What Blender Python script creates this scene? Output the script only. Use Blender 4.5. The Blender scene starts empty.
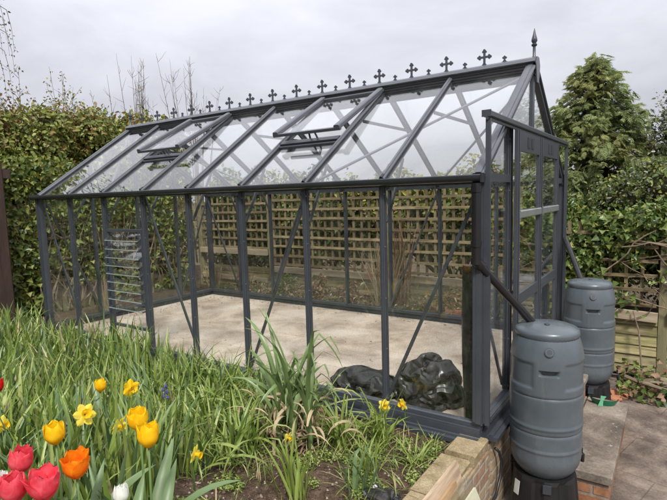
import bpy, math, random
import numpy as np
from mathutils import Vector, Matrix, noise as mnoise
R = math.radians
rng = np.random.default_rng(7); random.seed(7)
scene = bpy.context.scene
col = scene.collection
WL = {}                                            # world location of every object

# ------------------------------------------------------------------ materials
def nt(name):
    m = bpy.data.materials.new(name); m.use_nodes = True
    t = m.node_tree; t.nodes.clear()
    return m, t, t.nodes, t.links
def N(t, kind, **kw):
    n = t.nodes.new('ShaderNode' + kind)
    for k, v in kw.items():
        if k.startswith('i_'): n.inputs[k[2:].replace('_', ' ')].default_value = v
        else: setattr(n, k, v)
    return n
def ramp(t, stops):
    n = t.nodes.new('ShaderNodeValToRGB'); e = n.color_ramp.elements
    while len(e) < len(stops): e.new(0.5)
    for i, (p, c) in enumerate(stops):
        e[i].position = p; e[i].color = (*c, 1)
    return n
def mix(t, blend='MIX', fac=None):
    n = t.nodes.new('ShaderNodeMix'); n.data_type = 'RGBA'; n.blend_type = blend
    if fac is not None: n.inputs[0].default_value = fac
    return n
def finish(t, colour, rough=.6, bump=None, bstr=.3, bdist=.01, metal=0, spec=.5, coat=0):
    p = N(t, 'BsdfPrincipled'); o = N(t, 'OutputMaterial')
    if isinstance(colour, tuple): p.inputs['Base Color'].default_value = (*colour, 1)
    else: t.links.new(colour, p.inputs['Base Color'])
    if isinstance(rough, (int, float)): p.inputs['Roughness'].default_value = rough
    else: t.links.new(rough, p.inputs['Roughness'])
    p.inputs['Metallic'].default_value = metal
    p.inputs['Specular IOR Level'].default_value = spec
    p.inputs['Coat Weight'].default_value = coat
    if bump is not None:
        b = N(t, 'Bump'); b.inputs['Strength'].default_value = bstr; b.inputs['Distance'].default_value = bdist
        t.links.new(bump, b.inputs['Height']); t.links.new(b.outputs[0], p.inputs['Normal'])
    t.links.new(p.outputs[0], o.inputs[0])
    return p
def coords(t, scale=(1, 1, 1), rot=(0, 0, 0)):
    c = N(t, 'TexCoord'); m = N(t, 'Mapping')
    m.inputs['Scale'].default_value = scale; m.inputs['Rotation'].default_value = rot
    t.links.new(c.outputs['Object'], m.inputs[0])
    return m.outputs[0]
def noise(t, vec, scale, detail=6, rough=.6, dist=0):
    n = N(t, 'TexNoise'); n.inputs['Scale'].default_value = scale; n.inputs['Detail'].default_value = detail
    n.inputs['Roughness'].default_value = rough; n.inputs['Distortion'].default_value = dist
    t.links.new(vec, n.inputs['Vector'])
    return n.outputs['Fac']
def speck(name, stops, scale=6, rough=.6, bscale=60, bstr=.3, bdist=.004, vscale=(1, 1, 1), metal=0, spec=.5, detail=8, fine=None):
    m, t, _, L = nt(name); v = coords(t, vscale)
    r = ramp(t, stops); L.new(noise(t, v, scale, detail, .62), r.inputs[0])
    out = r.outputs[0]
    if fine:                                       # (scale, strength) small-grain variation
        g = ramp(t, [(.35, (1 - fine[1],) * 3), (.65, (1 + fine[1],) * 3)]); L.new(noise(t, v, fine[0], 3, .7), g.inputs[0])
        x = mix(t, 'MULTIPLY', 1); L.new(out, x.inputs[6]); L.new(g.outputs[0], x.inputs[7]); out = x.outputs[2]
    finish(t, out, rough, noise(t, v, bscale, 5, .65), bstr, bdist, metal, spec)
    return m
def leafmat(name, stops, rough=.45, trans=.28, noise_scale=1.5, tint=None, spec=.4):
    m, t, _, L = nt(name)
    g = N(t, 'NewGeometry'); r = ramp(t, stops)
    L.new(g.outputs['Random Per Island'], r.inputs[0]); out = r.outputs[0]
    if tint:                                       # patches of a second leaf colour
        rr = ramp(t, [(.45, (0, 0, 0)), (.62, (1, 1, 1))]); L.new(noise(t, coords(t), noise_scale, 4), rr.inputs[0])
        x = mix(t, 'MIX'); L.new(rr.outputs[0], x.inputs[0]); L.new(out, x.inputs[6]); x.inputs[7].default_value = (*tint, 1)
        y = mix(t, 'MIX', .45); L.new(out, y.inputs[6]); L.new(x.outputs[2], y.inputs[7]); out = y.outputs[2]
    p = N(t, 'BsdfPrincipled'); L.new(out, p.inputs['Base Color'])
    p.inputs['Roughness'].default_value = rough; p.inputs['Specular IOR Level'].default_value = spec
    tr = N(t, 'BsdfTranslucent'); L.new(out, tr.inputs[0])
    ms = N(t, 'MixShader'); ms.inputs[0].default_value = trans
    L.new(p.outputs[0], ms.inputs[1]); L.new(tr.outputs[0], ms.inputs[2])
    o = N(t, 'OutputMaterial'); L.new(ms.outputs[0], o.inputs[0])
    return m
def brickmat(name, c1, c2, mortar, bw=.215, bh=.065, mo=.010, bias=-.45):
    m, t, _, L = nt(name)
    c = N(t, 'TexCoord'); s = N(t, 'SeparateXYZ'); L.new(c.outputs['Object'], s.inputs[0])
    a = N(t, 'Math', operation='ADD'); L.new(s.outputs[0], a.inputs[0]); L.new(s.outputs[1], a.inputs[1])
    k = N(t, 'CombineXYZ'); L.new(a.outputs[0], k.inputs[0]); L.new(s.outputs[2], k.inputs[1])
    nz = N(t, 'TexNoise'); nz.inputs['Scale'].default_value = 9; L.new(c.outputs['Object'], nz.inputs[0])
    vs = N(t, 'VectorMath', operation='SCALE'); vs.inputs[3].default_value = .012; L.new(nz.outputs['Color'], vs.inputs[0])
    va = N(t, 'VectorMath', operation='ADD'); L.new(k.outputs[0], va.inputs[0]); L.new(vs.outputs[0], va.inputs[1])
    b = N(t, 'TexBrick'); L.new(va.outputs[0], b.inputs['Vector'])
    b.inputs['Scale'].default_value = 1; b.inputs['Brick Width'].default_value = bw; b.inputs['Row Height'].default_value = bh + mo
    b.inputs['Mortar Size'].default_value = mo; b.inputs['Mortar Smooth'].default_value = .3; b.inputs['Bias'].default_value = bias
    b.inputs['Color1'].default_value = (*c1, 1); b.inputs['Color2'].default_value = (*c2, 1); b.inputs['Mortar'].default_value = (*mortar, 1)
    nn = noise(t, c.outputs['Object'], 22, 8, .7); r = ramp(t, [(.3, (.55,) * 3), (.7, (1.25,) * 3)]); L.new(nn, r.inputs[0])
    x = mix(t, 'MULTIPLY', 1); L.new(b.outputs['Color'], x.inputs[6]); L.new(r.outputs[0], x.inputs[7])
    inv = N(t, 'Math', operation='SUBTRACT'); inv.inputs[0].default_value = 1; L.new(b.outputs['Fac'], inv.inputs[1])
    ad = N(t, 'Math', operation='MULTIPLY_ADD'); ad.inputs[1].default_value = .35; L.new(nn, ad.inputs[0]); L.new(inv.outputs[0], ad.inputs[2])
    finish(t, x.outputs[2], .9, ad.outputs[0], .7, .012, spec=.2)
    return m
def flagmat(name, stops, mortar, w, h, mo=.006, rough=.85, offset=.5, rot=0, fleck=None):
    m, t, _, L = nt(name); v = coords(t, rot=(0, 0, rot))
    b = N(t, 'TexBrick'); L.new(v, b.inputs['Vector']); b.offset = offset
    b.inputs['Scale'].default_value = 1; b.inputs['Brick Width'].default_value = w; b.inputs['Row Height'].default_value = h
    b.inputs['Mortar Size'].default_value = mo; b.inputs['Mortar Smooth'].default_value = .6
    b.inputs['Color1'].default_value = (.93,) * 3 + (1,); b.inputs['Color2'].default_value = (1.06,) * 3 + (1,); b.inputs['Mortar'].default_value = (*mortar, 1)
    r = ramp(t, stops); L.new(noise(t, v, 2.2, 9, .65, .4), r.inputs[0])
    x = mix(t, 'MULTIPLY', 1); L.new(r.outputs[0], x.inputs[6]); L.new(b.outputs['Color'], x.inputs[7])
    g = ramp(t, [(.36, (.74,) * 3), (.64, (1.18,) * 3)]); L.new(noise(t, v, 75, 4, .7), g.inputs[0])
    y = mix(t, 'MULTIPLY', 1); L.new(x.outputs[2], y.inputs[6]); L.new(g.outputs[0], y.inputs[7])
    out = y.outputs[2]
    if fleck:
        f = ramp(t, [(.62, (0, 0, 0)), (.72, (1, 1, 1))]); L.new(noise(t, v, 14, 6, .7), f.inputs[0])
        z = mix(t, 'MIX'); L.new(f.outputs[0], z.inputs[0]); L.new(out, z.inputs[6]); z.inputs[7].default_value = (*fleck, 1); out = z.outputs[2]
    finish(t, out, rough, noise(t, v, 110, 6, .7), .35, .004, spec=.25)
    return m
def woodmat(name, stops, axis='z', rough=.85, scale=5, green=None):
    sc = {'x': (.12, 1, 1), 'y': (1, .12, 1), 'z': (1, 1, .12)}[axis]
    m, t, _, L = nt(name); v = coords(t, sc)
    r = ramp(t, stops); n1 = noise(t, v, scale * 5, 8, .65, .6); L.new(n1, r.inputs[0]); out = r.outputs[0]
    if green:
        f = ramp(t, [(.42, (0, 0, 0)), (.64, (1, 1, 1))]); L.new(noise(t, coords(t), 3.5, 6, .65), f.inputs[0])
        z = mix(t, 'MIX'); L.new(f.outputs[0], z.inputs[0]); L.new(out, z.inputs[6]); z.inputs[7].default_value = (*green, 1)
        y = mix(t, 'MIX', .65); L.new(out, y.inputs[6]); L.new(z.outputs[2], y.inputs[7]); out = y.outputs[2]
    gi = N(t, 'NewGeometry'); ri = ramp(t, [(0, (.62, .60, .58)), (.5, (.95, .95, .95)), (1, (1.22, 1.20, 1.15))]); L.new(gi.outputs['Random Per Island'], ri.inputs[0])
    w_ = mix(t, 'MULTIPLY', 1); L.new(out, w_.inputs[6]); L.new(ri.outputs[0], w_.inputs[7]); out = w_.outputs[2]
    finish(t, out, rough, n1, .5, .005, spec=.2)
    return m
def glassmat(name, tint=(.985, .992, .988), ior=1.5, dirt=.03):
    m, t, _, L = nt(name)
    tr = N(t, 'BsdfTransparent'); tr.inputs[0].default_value = (*tint, 1)
    gl = N(t, 'BsdfGlossy'); gl.inputs['Roughness'].default_value = .015; gl.inputs[0].default_value = (1, 1, 1, 1)
    lw = N(t, 'LayerWeight'); lw.inputs[0].default_value = .5; f0 = ((ior - 1) / (ior + 1)) ** 2
    pw = N(t, 'Math', operation='POWER'); pw.inputs[1].default_value = 5; L.new(lw.outputs['Facing'], pw.inputs[0])
    fr = N(t, 'Math', operation='MULTIPLY_ADD'); fr.inputs[1].default_value = 1 - f0; fr.inputs[2].default_value = f0; L.new(pw.outputs[0], fr.inputs[0])
    ms = N(t, 'MixShader'); L.new(fr.outputs[0], ms.inputs[0]); L.new(tr.outputs[0], ms.inputs[1]); L.new(gl.outputs[0], ms.inputs[2])
    df = N(t, 'BsdfDiffuse'); df.inputs[0].default_value = (.55, .55, .5, 1)
    dn = ramp(t, [(.45, (0, 0, 0)), (.8, (dirt, dirt, dirt))]); L.new(noise(t, coords(t), 5, 8, .7), dn.inputs[0])
    m2 = N(t, 'MixShader'); L.new(dn.outputs[0], m2.inputs[0]); L.new(ms.outputs[0], m2.inputs[1]); L.new(df.outputs[0], m2.inputs[2])
    o = N(t, 'OutputMaterial'); L.new(m2.outputs[0], o.inputs[0])
    return m
MT = {}
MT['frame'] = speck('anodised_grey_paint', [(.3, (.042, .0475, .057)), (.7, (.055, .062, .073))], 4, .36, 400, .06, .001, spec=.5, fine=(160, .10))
MT['frame_skylit'] = speck('grey_paint_skylit', [(.3, (.070, .075, .088)), (.7, (.090, .096, .111))], 5, .36, 300, .08, .001, fine=(120, .10))  # same frame paint, lightened in colour for sky light on the roof bars
MT['gutter'] = speck('dark_gutter_paint', [(.3, (.030, .032, .038)), (.7, (.040, .043, .050))], 5, .25, 300, .05, .001)
MT['gasket'] = speck('black_ridge_gasket', [(.3, (.014, .014, .017)), (.7, (.022, .023, .026))], 5, .5, 200, .1, .001)
MT['rubber'] = speck('black_rubber', [(.3, (.012, .012, .013)), (.7, (.02, .02, .022))], 8, .5, 100, .1)
MT['pipe'] = speck('black_plastic_pipe', [(.3, (.010, .010, .011)), (.7, (.016, .016, .018))], 5, .28, 200, .05, .001)
MT['glass'] = glassmat('pane_glass', dirt=.025)
MT['louvreglass'] = glassmat('louvre_glass', (.95, .975, .965), 1.8, .04)
MT['edge'] = speck('polished_glass_edge', [(.3, (.22, .28, .27)), (.7, (.34, .40, .39))], 30, .2, 100, .05, .001)
def buttmat():
    m, t, _, L = nt('grey_moulded_plastic'); v = coords(t); vz = coords(t, (1, 1, .18))
    r = ramp(t, [(.36, (.068, .083, .095)), (.62, (.096, .115, .129))]); L.new(noise(t, v, 3, 6, .6), r.inputs[0])
    d = ramp(t, [(.56, (0, 0, 0)), (.74, (.38, .38, .38))]); L.new(noise(t, vz, 16, 8, .72), d.inputs[0])           # dry rain streaks and dust
    x = mix(t); L.new(d.outputs[0], x.inputs[0]); L.new(r.outputs[0], x.inputs[6]); x.inputs[7].default_value = (.20, .19, .165, 1)
    rr = ramp(t, [(.35, (.22,) * 3), (.65, (.40,) * 3)]); L.new(noise(t, vz, 9, 6, .7), rr.inputs[0])
    finish(t, x.outputs[2], rr.outputs[0], noise(t, v, 420, 4, .7), .18, .0012)
    return m
MT['butt'] = buttmat()
MT['buttdark'] = speck('dark_groove_plastic', [(.3, (.03, .036, .042)), (.7, (.04, .047, .053))], 5, .5, 300, .1, .001)
MT['black'] = speck('black_moulded_plastic', [(.3, (.009, .009, .010)), (.7, (.017, .017, .018))], 6, .38, 200, .1, .002)
def bagmat():
    m, t, _, L = nt('black_polythene'); v = coords(t)
    r = ramp(t, [(.42, (.013, .013, .014)), (.70, (.055, .052, .047))]); L.new(noise(t, v, 11, 7, .7), r.inputs[0])     # dusty patches
    rr = ramp(t, [(.38, (.22,) * 3), (.62, (.46,) * 3)]); L.new(noise(t, v, 7, 5, .6), rr.inputs[0])
    finish(t, r.outputs[0], rr.outputs[0], noise(t, v, 26, 4, .6), .30, .006)
    return m
MT['bag'] = bagmat()
MT['slab'] = flagmat('pale_concrete_flags', [(.36, (.30, .235, .18)), (.5, (.455, .375, .295)), (.62, (.54, .465, .385))], (.80, .78, .76), .9, .6, .006, fleck=(.38, .30, .22))
MT['patio'] = flagmat('brown_patio_flags', [(.36, (.075, .060, .050)), (.5, (.160, .125, .100)), (.64, (.28, .225, .185))], (.62, .62, .62), .6, .6, .006, rot=.25, fleck=(.26, .21, .17))
MT['tread'] = flagmat('weathered_step_slab', [(.36, (.070, .057, .045)), (.5, (.150, .124, .098)), (.64, (.26, .222, .18))], (1, 1, 1), 5, 5, .001, fleck=(.44, .40, .34))
MT['coping'] = speck('mossy_coping_concrete', [(.3, (.20, .155, .085)), (.55, (.30, .24, .145)), (.75, (.38, .32, .21))], 14, .95, 130, .6, .006, spec=.1, fine=(150, .3))
MT['brick'] = brickmat('stock_brick', (.34, .255, .155), (.27, .125, .085), (.38, .34, .28))
MT['redbrick'] = brickmat('red_brick', (.30, .14, .075), (.37, .19, .10), (.27, .23, .19))
MT['soil'] = speck('garden_soil', [(.3, (.040, .026, .018)), (.52, (.085, .058, .040)), (.75, (.15, .11, .078))], 18, .95, 40, .9, .02, spec=.1, fine=(120, .35))
MT['clod'] = speck('soil_clods', [(.3, (.05, .034, .025)), (.7, (.15, .105, .075))], 30, .95, 120, .7, .004, spec=.1)
MT['grit'] = speck('pale_grit', [(.3, (.16, .13, .10)), (.7, (.36, .31, .26))], 20, .9, 200, .4, .002)
MT['lattice'] = woodmat('weathered_lattice', [(.36, (.105, .077, .045)), (.5, (.225, .171, .102)), (.64, (.345, .275, .170))], 'x', green=(.150, .128, .062))
MT['latticev'] = woodmat('weathered_lattice_upright', [(.36, (.080, .060, .036)), (.5, (.175, .133, .080)), (.64, (.27, .218, .138))], 'z', green=(.135, .114, .056))
MT['board'] = woodmat('mossy_boards', [(.36, (.10, .080, .045)), (.5, (.27, .225, .125)), (.64, (.42, .36, .215))], 'x', green=(.25, .25, .10))
MT['rail'] = woodmat('grey_fence_rail', [(.3, (.27, .215, .15)), (.6, (.42, .35, .25)), (.85, (.52, .44, .34))], 'x')
MT['post'] = woodmat('tan_fence_post', [(.3, (.15, .125, .075)), (.6, (.25, .215, .13)), (.85, (.33, .29, .18))], 'z', green=(.17, .18, .08))
MT['redpost'] = woodmat('dark_red_post', [(.3, (.036, .024, .020)), (.6, (.062, .040, .033)), (.85, (.10, .068, .055))], 'z')
MT['palewood'] = woodmat('pale_offcut_wood', [(.36, (.29, .21, .14)), (.5, (.41, .31, .215)), (.64, (.50, .39, .285))], 'y')
MT['tanwood'] = woodmat('tan_offcut_wood', [(.3, (.28, .175, .09)), (.6, (.40, .27, .15)), (.85, (.48, .34, .20))], 'y')
MT['palesheet'] = speck('pale_green_sheet', [(.3, (.36, .36, .24)), (.7, (.48, .47, .34))], 6, .6, 80, .2, .002)
MT['bark'] = woodmat('bark', [(.3, (.05, .038, .028)), (.6, (.10, .078, .058)), (.85, (.16, .13, .10))], 'z')
MT['twig'] = woodmat('grey_twigs', [(.3, (.10, .080, .066)), (.6, (.17, .14, .12)), (.85, (.24, .205, .18))], 'z')
MT['cutwood'] = woodmat('cut_branches', [(.3, (.13, .098, .066)), (.6, (.235, .185, .13)), (.85, (.36, .295, .22))], 'x')
MT['core'] = speck('foliage_shade_dark', [(.3, (.020, .022, .011)), (.7, (.048, .045, .024))], 8, 1, 20, 1, .05, spec=0)  # dark tone painted in for the shade deep inside foliage
MT['hedge'] = leafmat('hedge_leaves', [(0, (.070, .100, .020)), (.35, (.155, .190, .034)), (.7, (.240, .265, .055)), (1, (.34, .335, .10))])
MT['hedgered'] = leafmat('hedge_young_leaves', [(0, (.17, .115, .035)), (.4, (.24, .135, .050)), (.8, (.23, .175, .050)), (1, (.20, .20, .055))])
MT['ivy'] = leafmat('ivy_leaves', [(0, (.035, .066, .016)), (.4, (.080, .135, .030)), (.75, (.155, .215, .050)), (1, (.26, .31, .10))], .33)
MT['yellow'] = leafmat('yellow_green_leaves', [(0, (.10, .11, .018)), (.4, (.19, .19, .028)), (.75, (.28, .25, .035)), (1, (.32, .30, .06))])
MT['conifer'] = leafmat('conifer_sprays', [(0, (.115, .165, .062)), (.4, (.190, .255, .098)), (.75, (.265, .31, .125)), (1, (.34, .355, .17))], .6, .38, tint=(.33, .28, .09), noise_scale=1.6, spec=.2)
MT['dark'] = leafmat('dark_evergreen_leaves', [(0, (.038, .050, .026)), (.45, (.115, .135, .070)), (.8, (.24, .25, .17)), (1, (.42, .42, .35))], .25)
MT['blade'] = leafmat('bulb_leaves', [(0, (.085, .145, .024)), (.4, (.180, .255, .048)), (.75, (.275, .345, .085)), (1, (.42, .46, .18))], .36, .3)
MT['bladeblue'] = leafmat('blue_green_leaves', [(0, (.075, .135, .055)), (.5, (.135, .210, .085)), (1, (.24, .31, .16))], .38, .25)
MT['leek'] = leafmat('allium_leaves', [(0, (.075, .135, .042)), (.5, (.145, .220, .075)), (1, (.25, .32, .14))], .35, .25)
MT['straw'] = leafmat('straw_leaves', [(0, (.28, .205, .115)), (.5, (.43, .335, .20)), (1, (.56, .46, .30))], .7, .2)
MT['rust'] = leafmat('dead_russet_leaves', [(0, (.13, .070, .042)), (.5, (.25, .145, .092)), (1, (.37, .24, .16))], .75, .15)
MT['stem'] = leafmat('flower_stems', [(0, (.09, .16, .04)), (1, (.13, .21, .06))], .45, .15)
def petalmat(name, base, edge, vein):
    m, t, _, L = nt(name); v = coords(t)
    r = ramp(t, [(.30, vein), (.52, base), (.75, edge)]); L.new(noise(t, v, 32, 5, .6, .6), r.inputs[0])
    p = N(t, 'BsdfPrincipled'); L.new(r.outputs[0], p.inputs['Base Color']); p.inputs['Roughness'].default_value = .55; p.inputs['Specular IOR Level'].default_value = .25
    tr = N(t, 'BsdfTranslucent'); L.new(r.outputs[0], tr.inputs[0]); ms = N(t, 'MixShader'); ms.inputs[0].default_value = .42
    L.new(p.outputs[0], ms.inputs[1]); L.new(tr.outputs[0], ms.inputs[2]); o = N(t, 'OutputMaterial'); L.new(ms.outputs[0], o.inputs[0])
    return m
MT['pyellow'] = petalmat('yellow_petals', (.90, .60, .010), (.94, .68, .03), (.86, .51, .008))
MT['pred'] = petalmat('pink_red_petals', (.80, .085, .120), (.88, .19, .22), (.70, .035, .055))
MT['porange'] = petalmat('orange_petals', (.90, .26, .008), (.92, .45, .02), (.82, .12, .006))
MT['pscarlet'] = petalmat('scarlet_petals', (.70, .012, .014), (.8, .04, .03), (.55, .008, .01))
MT['pwhite'] = petalmat('white_petals', (.80, .80, .76), (.86, .86, .82), (.66, .70, .58))
MT['dpale'] = petalmat('daffodil_tepals', (.92, .76, .10), (.94, .84, .24), (.88, .66, .05))
MT['dtrumpet'] = petalmat('daffodil_trumpets', (.92, .62, .012), (.94, .70, .03), (.88, .50, .01))
MT['blue'] = petalmat('blue_petals', (.15, .12, .55), (.22, .18, .65), (.10, .07, .40))
MT['green'] = speck('green_plastic', [(.3, (.008, .13, .065)), (.7, (.012, .18, .09))], 8, .4, 60, .15, .002)
MT['palegreen'] = speck('pale_green_plastic', [(.3, (.10, .33, .19)), (.7, (.15, .42, .25))], 8, .45, 60, .15, .002)
MT['terracotta'] = speck('terracotta', [(.3, (.28, .11, .055)), (.7, (.40, .18, .10))], 10, .85, 90, .3, .003)
MT['galv'] = speck('galvanised_metal', [(.3, (.34, .36, .38)), (.7, (.46, .48, .50))], 8, .35, 90, .1, .001, metal=.7)
MT['ground'] = speck('bare_ground', [(.3, (.06, .045, .03)), (.7, (.13, .10, .07))], 3, .95, 30, .7, .02, spec=.1)

# ------------------------------------------------------------------ objects
def tag(o, label=None, cat=None, group=None, kind=None):
    if label: o['label'] = label
    if cat: o['category'] = cat
    if group: o['group'] = group
    if kind: o['kind'] = kind
    return o
def thing(name, label, cat, loc=(0, 0, 0), group=None):
    o = bpy.data.objects.new(name, None); col.objects.link(o); o.location = loc
    o.empty_display_size = .1
    WL[o] = np.array(loc, float)
    return tag(o, label, cat, group)
def link(name, verts, faces, mats, parent=None, smooth=False, loc=None, midx=None):
    """one mesh object from world-space vertices"""
    if parent is not None and loc is None: loc = WL[parent]
    if loc is None: loc = np.zeros(3)
    loc = np.array(loc, float)
    v = np.asarray(verts, float) - loc
    me = bpy.data.meshes.new(name)
    if isinstance(faces, np.ndarray):
        n, k = faces.shape
        me.vertices.add(len(v)); me.vertices.foreach_set('co', v.ravel())
        me.loops.add(n * k); me.loops.foreach_set('vertex_index', faces.ravel().astype(np.int32))
        me.polygons.add(n); me.polygons.foreach_set('loop_start', np.arange(0, n * k, k, dtype=np.int32))
        me.update(calc_edges=True)
    else:
        me.from_pydata([tuple(x) for x in v], [], faces)
    for m in (mats if isinstance(mats, list) else [mats]): me.materials.append(m)
    if midx is not None: me.polygons.foreach_set('material_index', np.asarray(midx, np.int32))
    if smooth is True: me.polygons.foreach_set('use_smooth', np.ones(len(me.polygons), bool))
    elif smooth:
        me.polygons.foreach_set('use_smooth', np.ones(len(me.polygons), bool))
        me.set_sharp_from_angle(angle=smooth)
    me.validate(); me.update()
    o = bpy.data.objects.new(name, me); col.objects.link(o)
    if parent is not None:
        o.parent = parent; o.location = loc - WL[parent]
    else: o.location = loc
    WL[o] = loc
    return o
class MB:
    def __init__(s): s.v = []; s.f = []
    def add(s, v, f):
        n = len(s.v); s.v += [tuple(map(float, x)) for x in v]; s.f += [tuple(i + n for i in q) for q in f]; return s
    def box(s, a, b):
        x0, y0, z0 = np.minimum(a, b); x1, y1, z1 = np.maximum(a, b)
        return s.add([(x0, y0, z0), (x1, y0, z0), (x1, y1, z0), (x0, y1, z0), (x0, y0, z1), (x1, y0, z1), (x1, y1, z1), (x0, y1, z1)],
                     [(0, 3, 2, 1), (4, 5, 6, 7), (0, 1, 5, 4), (1, 2, 6, 5), (2, 3, 7, 6), (3, 0, 4, 7)])
    def bar(s, p, q, w, d, up=(0, 0, 1), bev=0):
        """beam p->q; w across, d along 'up'; bev chamfers the long edges"""
        p = np.array(p, float); q = np.array(q, float); a = q - p; a /= np.linalg.norm(a)
        up = np.array(up, float); x = np.cross(a, up); x /= np.linalg.norm(x); u = np.cross(x, a)
        w /= 2; d /= 2
        if bev: prof = [(-w + bev, -d), (w - bev, -d), (w, -d + bev), (w, d - bev), (w - bev, d), (-w + bev, d), (-w, d - bev), (-w, -d + bev)]
        else: prof = [(-w, -d), (w, -d), (w, d), (-w, d)]
        return s.sweep([p, q], prof, x, u)
    def sweep(s, pts, prof, x, u):
        k = len(prof); v = []
        for c in pts: v += [c + x * i + u * j for i, j in prof]
        f = []
        for r in range(len(pts) - 1):
            for i in range(k):
                j = (i + 1) % k
                f.append((r * k + i, r * k + j, (r + 1) * k + j, (r + 1) * k + i))
        f.append(tuple(range(k - 1, -1, -1))); f.append(tuple((len(pts) - 1) * k + i for i in range(k)))
        return s.add(v, f)
    def tube(s, pts, rad, n=8, caps=True):
        pts = [np.array(p, float) for p in pts]; m = len(pts)
        rad = [rad] * m if isinstance(rad, (int, float)) else rad
        v = []; ref = None
        for i in range(m):
            t = pts[min(i + 1, m - 1)] - pts[max(i - 1, 0)]; t /= max(np.linalg.norm(t), 1e-9)
            if ref is None: ref = np.array((0, 0, 1.)) if abs(t[2]) < .9 else np.array((1., 0, 0))
            x = np.cross(t, ref); x /= np.linalg.norm(x); y = np.cross(x, t); ref = y
            for k in range(n):
                a = 2 * math.pi * k / n; v.append(pts[i] + rad[i] * (math.cos(a) * x + math.sin(a) * y))
        f = [(i * n + k, i * n + (k + 1) % n, (i + 1) * n + (k + 1) % n, (i + 1) * n + k) for i in range(m - 1) for k in range(n)]
        if caps: f += [tuple(range(n - 1, -1, -1)), tuple((m - 1) * n + k for k in range(n))]
        return s.add(v, f)
    def lathe(s, prof, c, n=32, squash=1.0):
        v = []; f = []; m = len(prof)
        for r, z in prof:
            for k in range(n):
                a = 2 * math.pi * k / n; v.append((c[0] + r * math.cos(a), c[1] + r * squash * math.sin(a), c[2] + z))
        for i in range(m - 1):
            for k in range(n): f.append((i * n + k, i * n + (k + 1) % n, (i + 1) * n + (k + 1) % n, (i + 1) * n + k))
        f += [tuple(range(n - 1, -1, -1)), tuple((m - 1) * n + k for k in range(n))]
        return s.add(v, f)
    def prism(s, poly, o, x, y, th):
        """extrude a 2-D outline in the plane (o; x, y) by th along its normal, centred"""
        x = np.array(x, float); y = np.array(y, float); o = np.array(o, float); nn = np.cross(x, y); k = len(poly)
        v = [o + x * a + y * b - nn * th / 2 for a, b in poly] + [o + x * a + y * b + nn * th / 2 for a, b in poly]
        f = [tuple(range(k - 1, -1, -1)), tuple(range(k, 2 * k))] + [(i, (i + 1) % k, k + (i + 1) % k, k + i) for i in range(k)]
        return s.add(v, f)
    def build(s, name, m, parent=None, smooth=False, loc=None):
        return link(name, s.v, s.f, m, parent, smooth, loc)
def disc(r, n=12, cx=0, cy=0): return [(cx + r * math.cos(2 * math.pi * k / n), cy + r * math.sin(2 * math.pi * k / n)) for k in range(n)]
def unit(a): return a / np.maximum(np.linalg.norm(a, axis=-1, keepdims=True), 1e-9)

# leaves: N folded diamonds (two triangles each)
def leaf_mesh(P, A, Nn, ln, wd, fold=.25, droop=.15):
    A = unit(A); Nn = unit(Nn - A * (A * Nn).sum(1, keepdims=True)); B = np.cross(A, Nn)
    ln = np.broadcast_to(ln, (len(P),))[:, None]; wd = np.broadcast_to(wd, (len(P),))[:, None]
    mid = P + A * ln * .45
    l = mid + B * wd * .5 + Nn * wd * fold; r = mid - B * wd * .5 + Nn * wd * fold
    tip = P + A * ln - Nn * ln * droop
    v = np.stack([P, r, tip, l], 1).reshape(-1, 3)
    b = np.arange(len(P))[:, None] * 4
    f = np.concatenate([b + np.array([0, 1, 2]), b + np.array([0, 2, 3])], 1).reshape(-1, 3)
    return v, f
def leaf_quads(P, A, Nn, ln, wd, fold=.22, droop=.15, lobed=False):
    """N leaves of two folded halves; lobed gives an ivy outline"""
    A = unit(A); Nn = unit(Nn - A * (A * Nn).sum(1, keepdims=True)); B = np.cross(A, Nn)
    ln = np.broadcast_to(ln, (len(P),))[:, None]; wd = np.broadcast_to(wd, (len(P),))[:, None]
    (a1, b1), (a2, b2) = ((.12, .58), (.52, .30)) if lobed else ((.28, .46), (.68, .36))
    def pt(a, b): return P + A * ln * a - Nn * ln * droop * a * a + B * wd * b + Nn * wd * fold * abs(b) * 2
    v = np.stack([P, pt(a1, b1), pt(a2, b2), P + A * ln - Nn * ln * droop, pt(a2, -b2), pt(a1, -b1)], 1).reshape(-1, 3)
    b = np.arange(len(P))[:, None] * 6
    return v, np.concatenate([b + np.array([0, 3, 2, 1]), b + np.array([0, 5, 4, 3])], 1).reshape(-1, 4)
def wob(P, s=1.0, seed=0.0):
    x, y, z = (P * s).T
    return (np.sin(1.7 * x + 2.3 * y + .9 * z + seed) + np.sin(-2.1 * x + 1.1 * y + 2.7 * z + 1.3 + seed) + np.sin(3.9 * x - 3.1 * y + 4.3 * z + 2.1 * seed)) / 3
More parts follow.
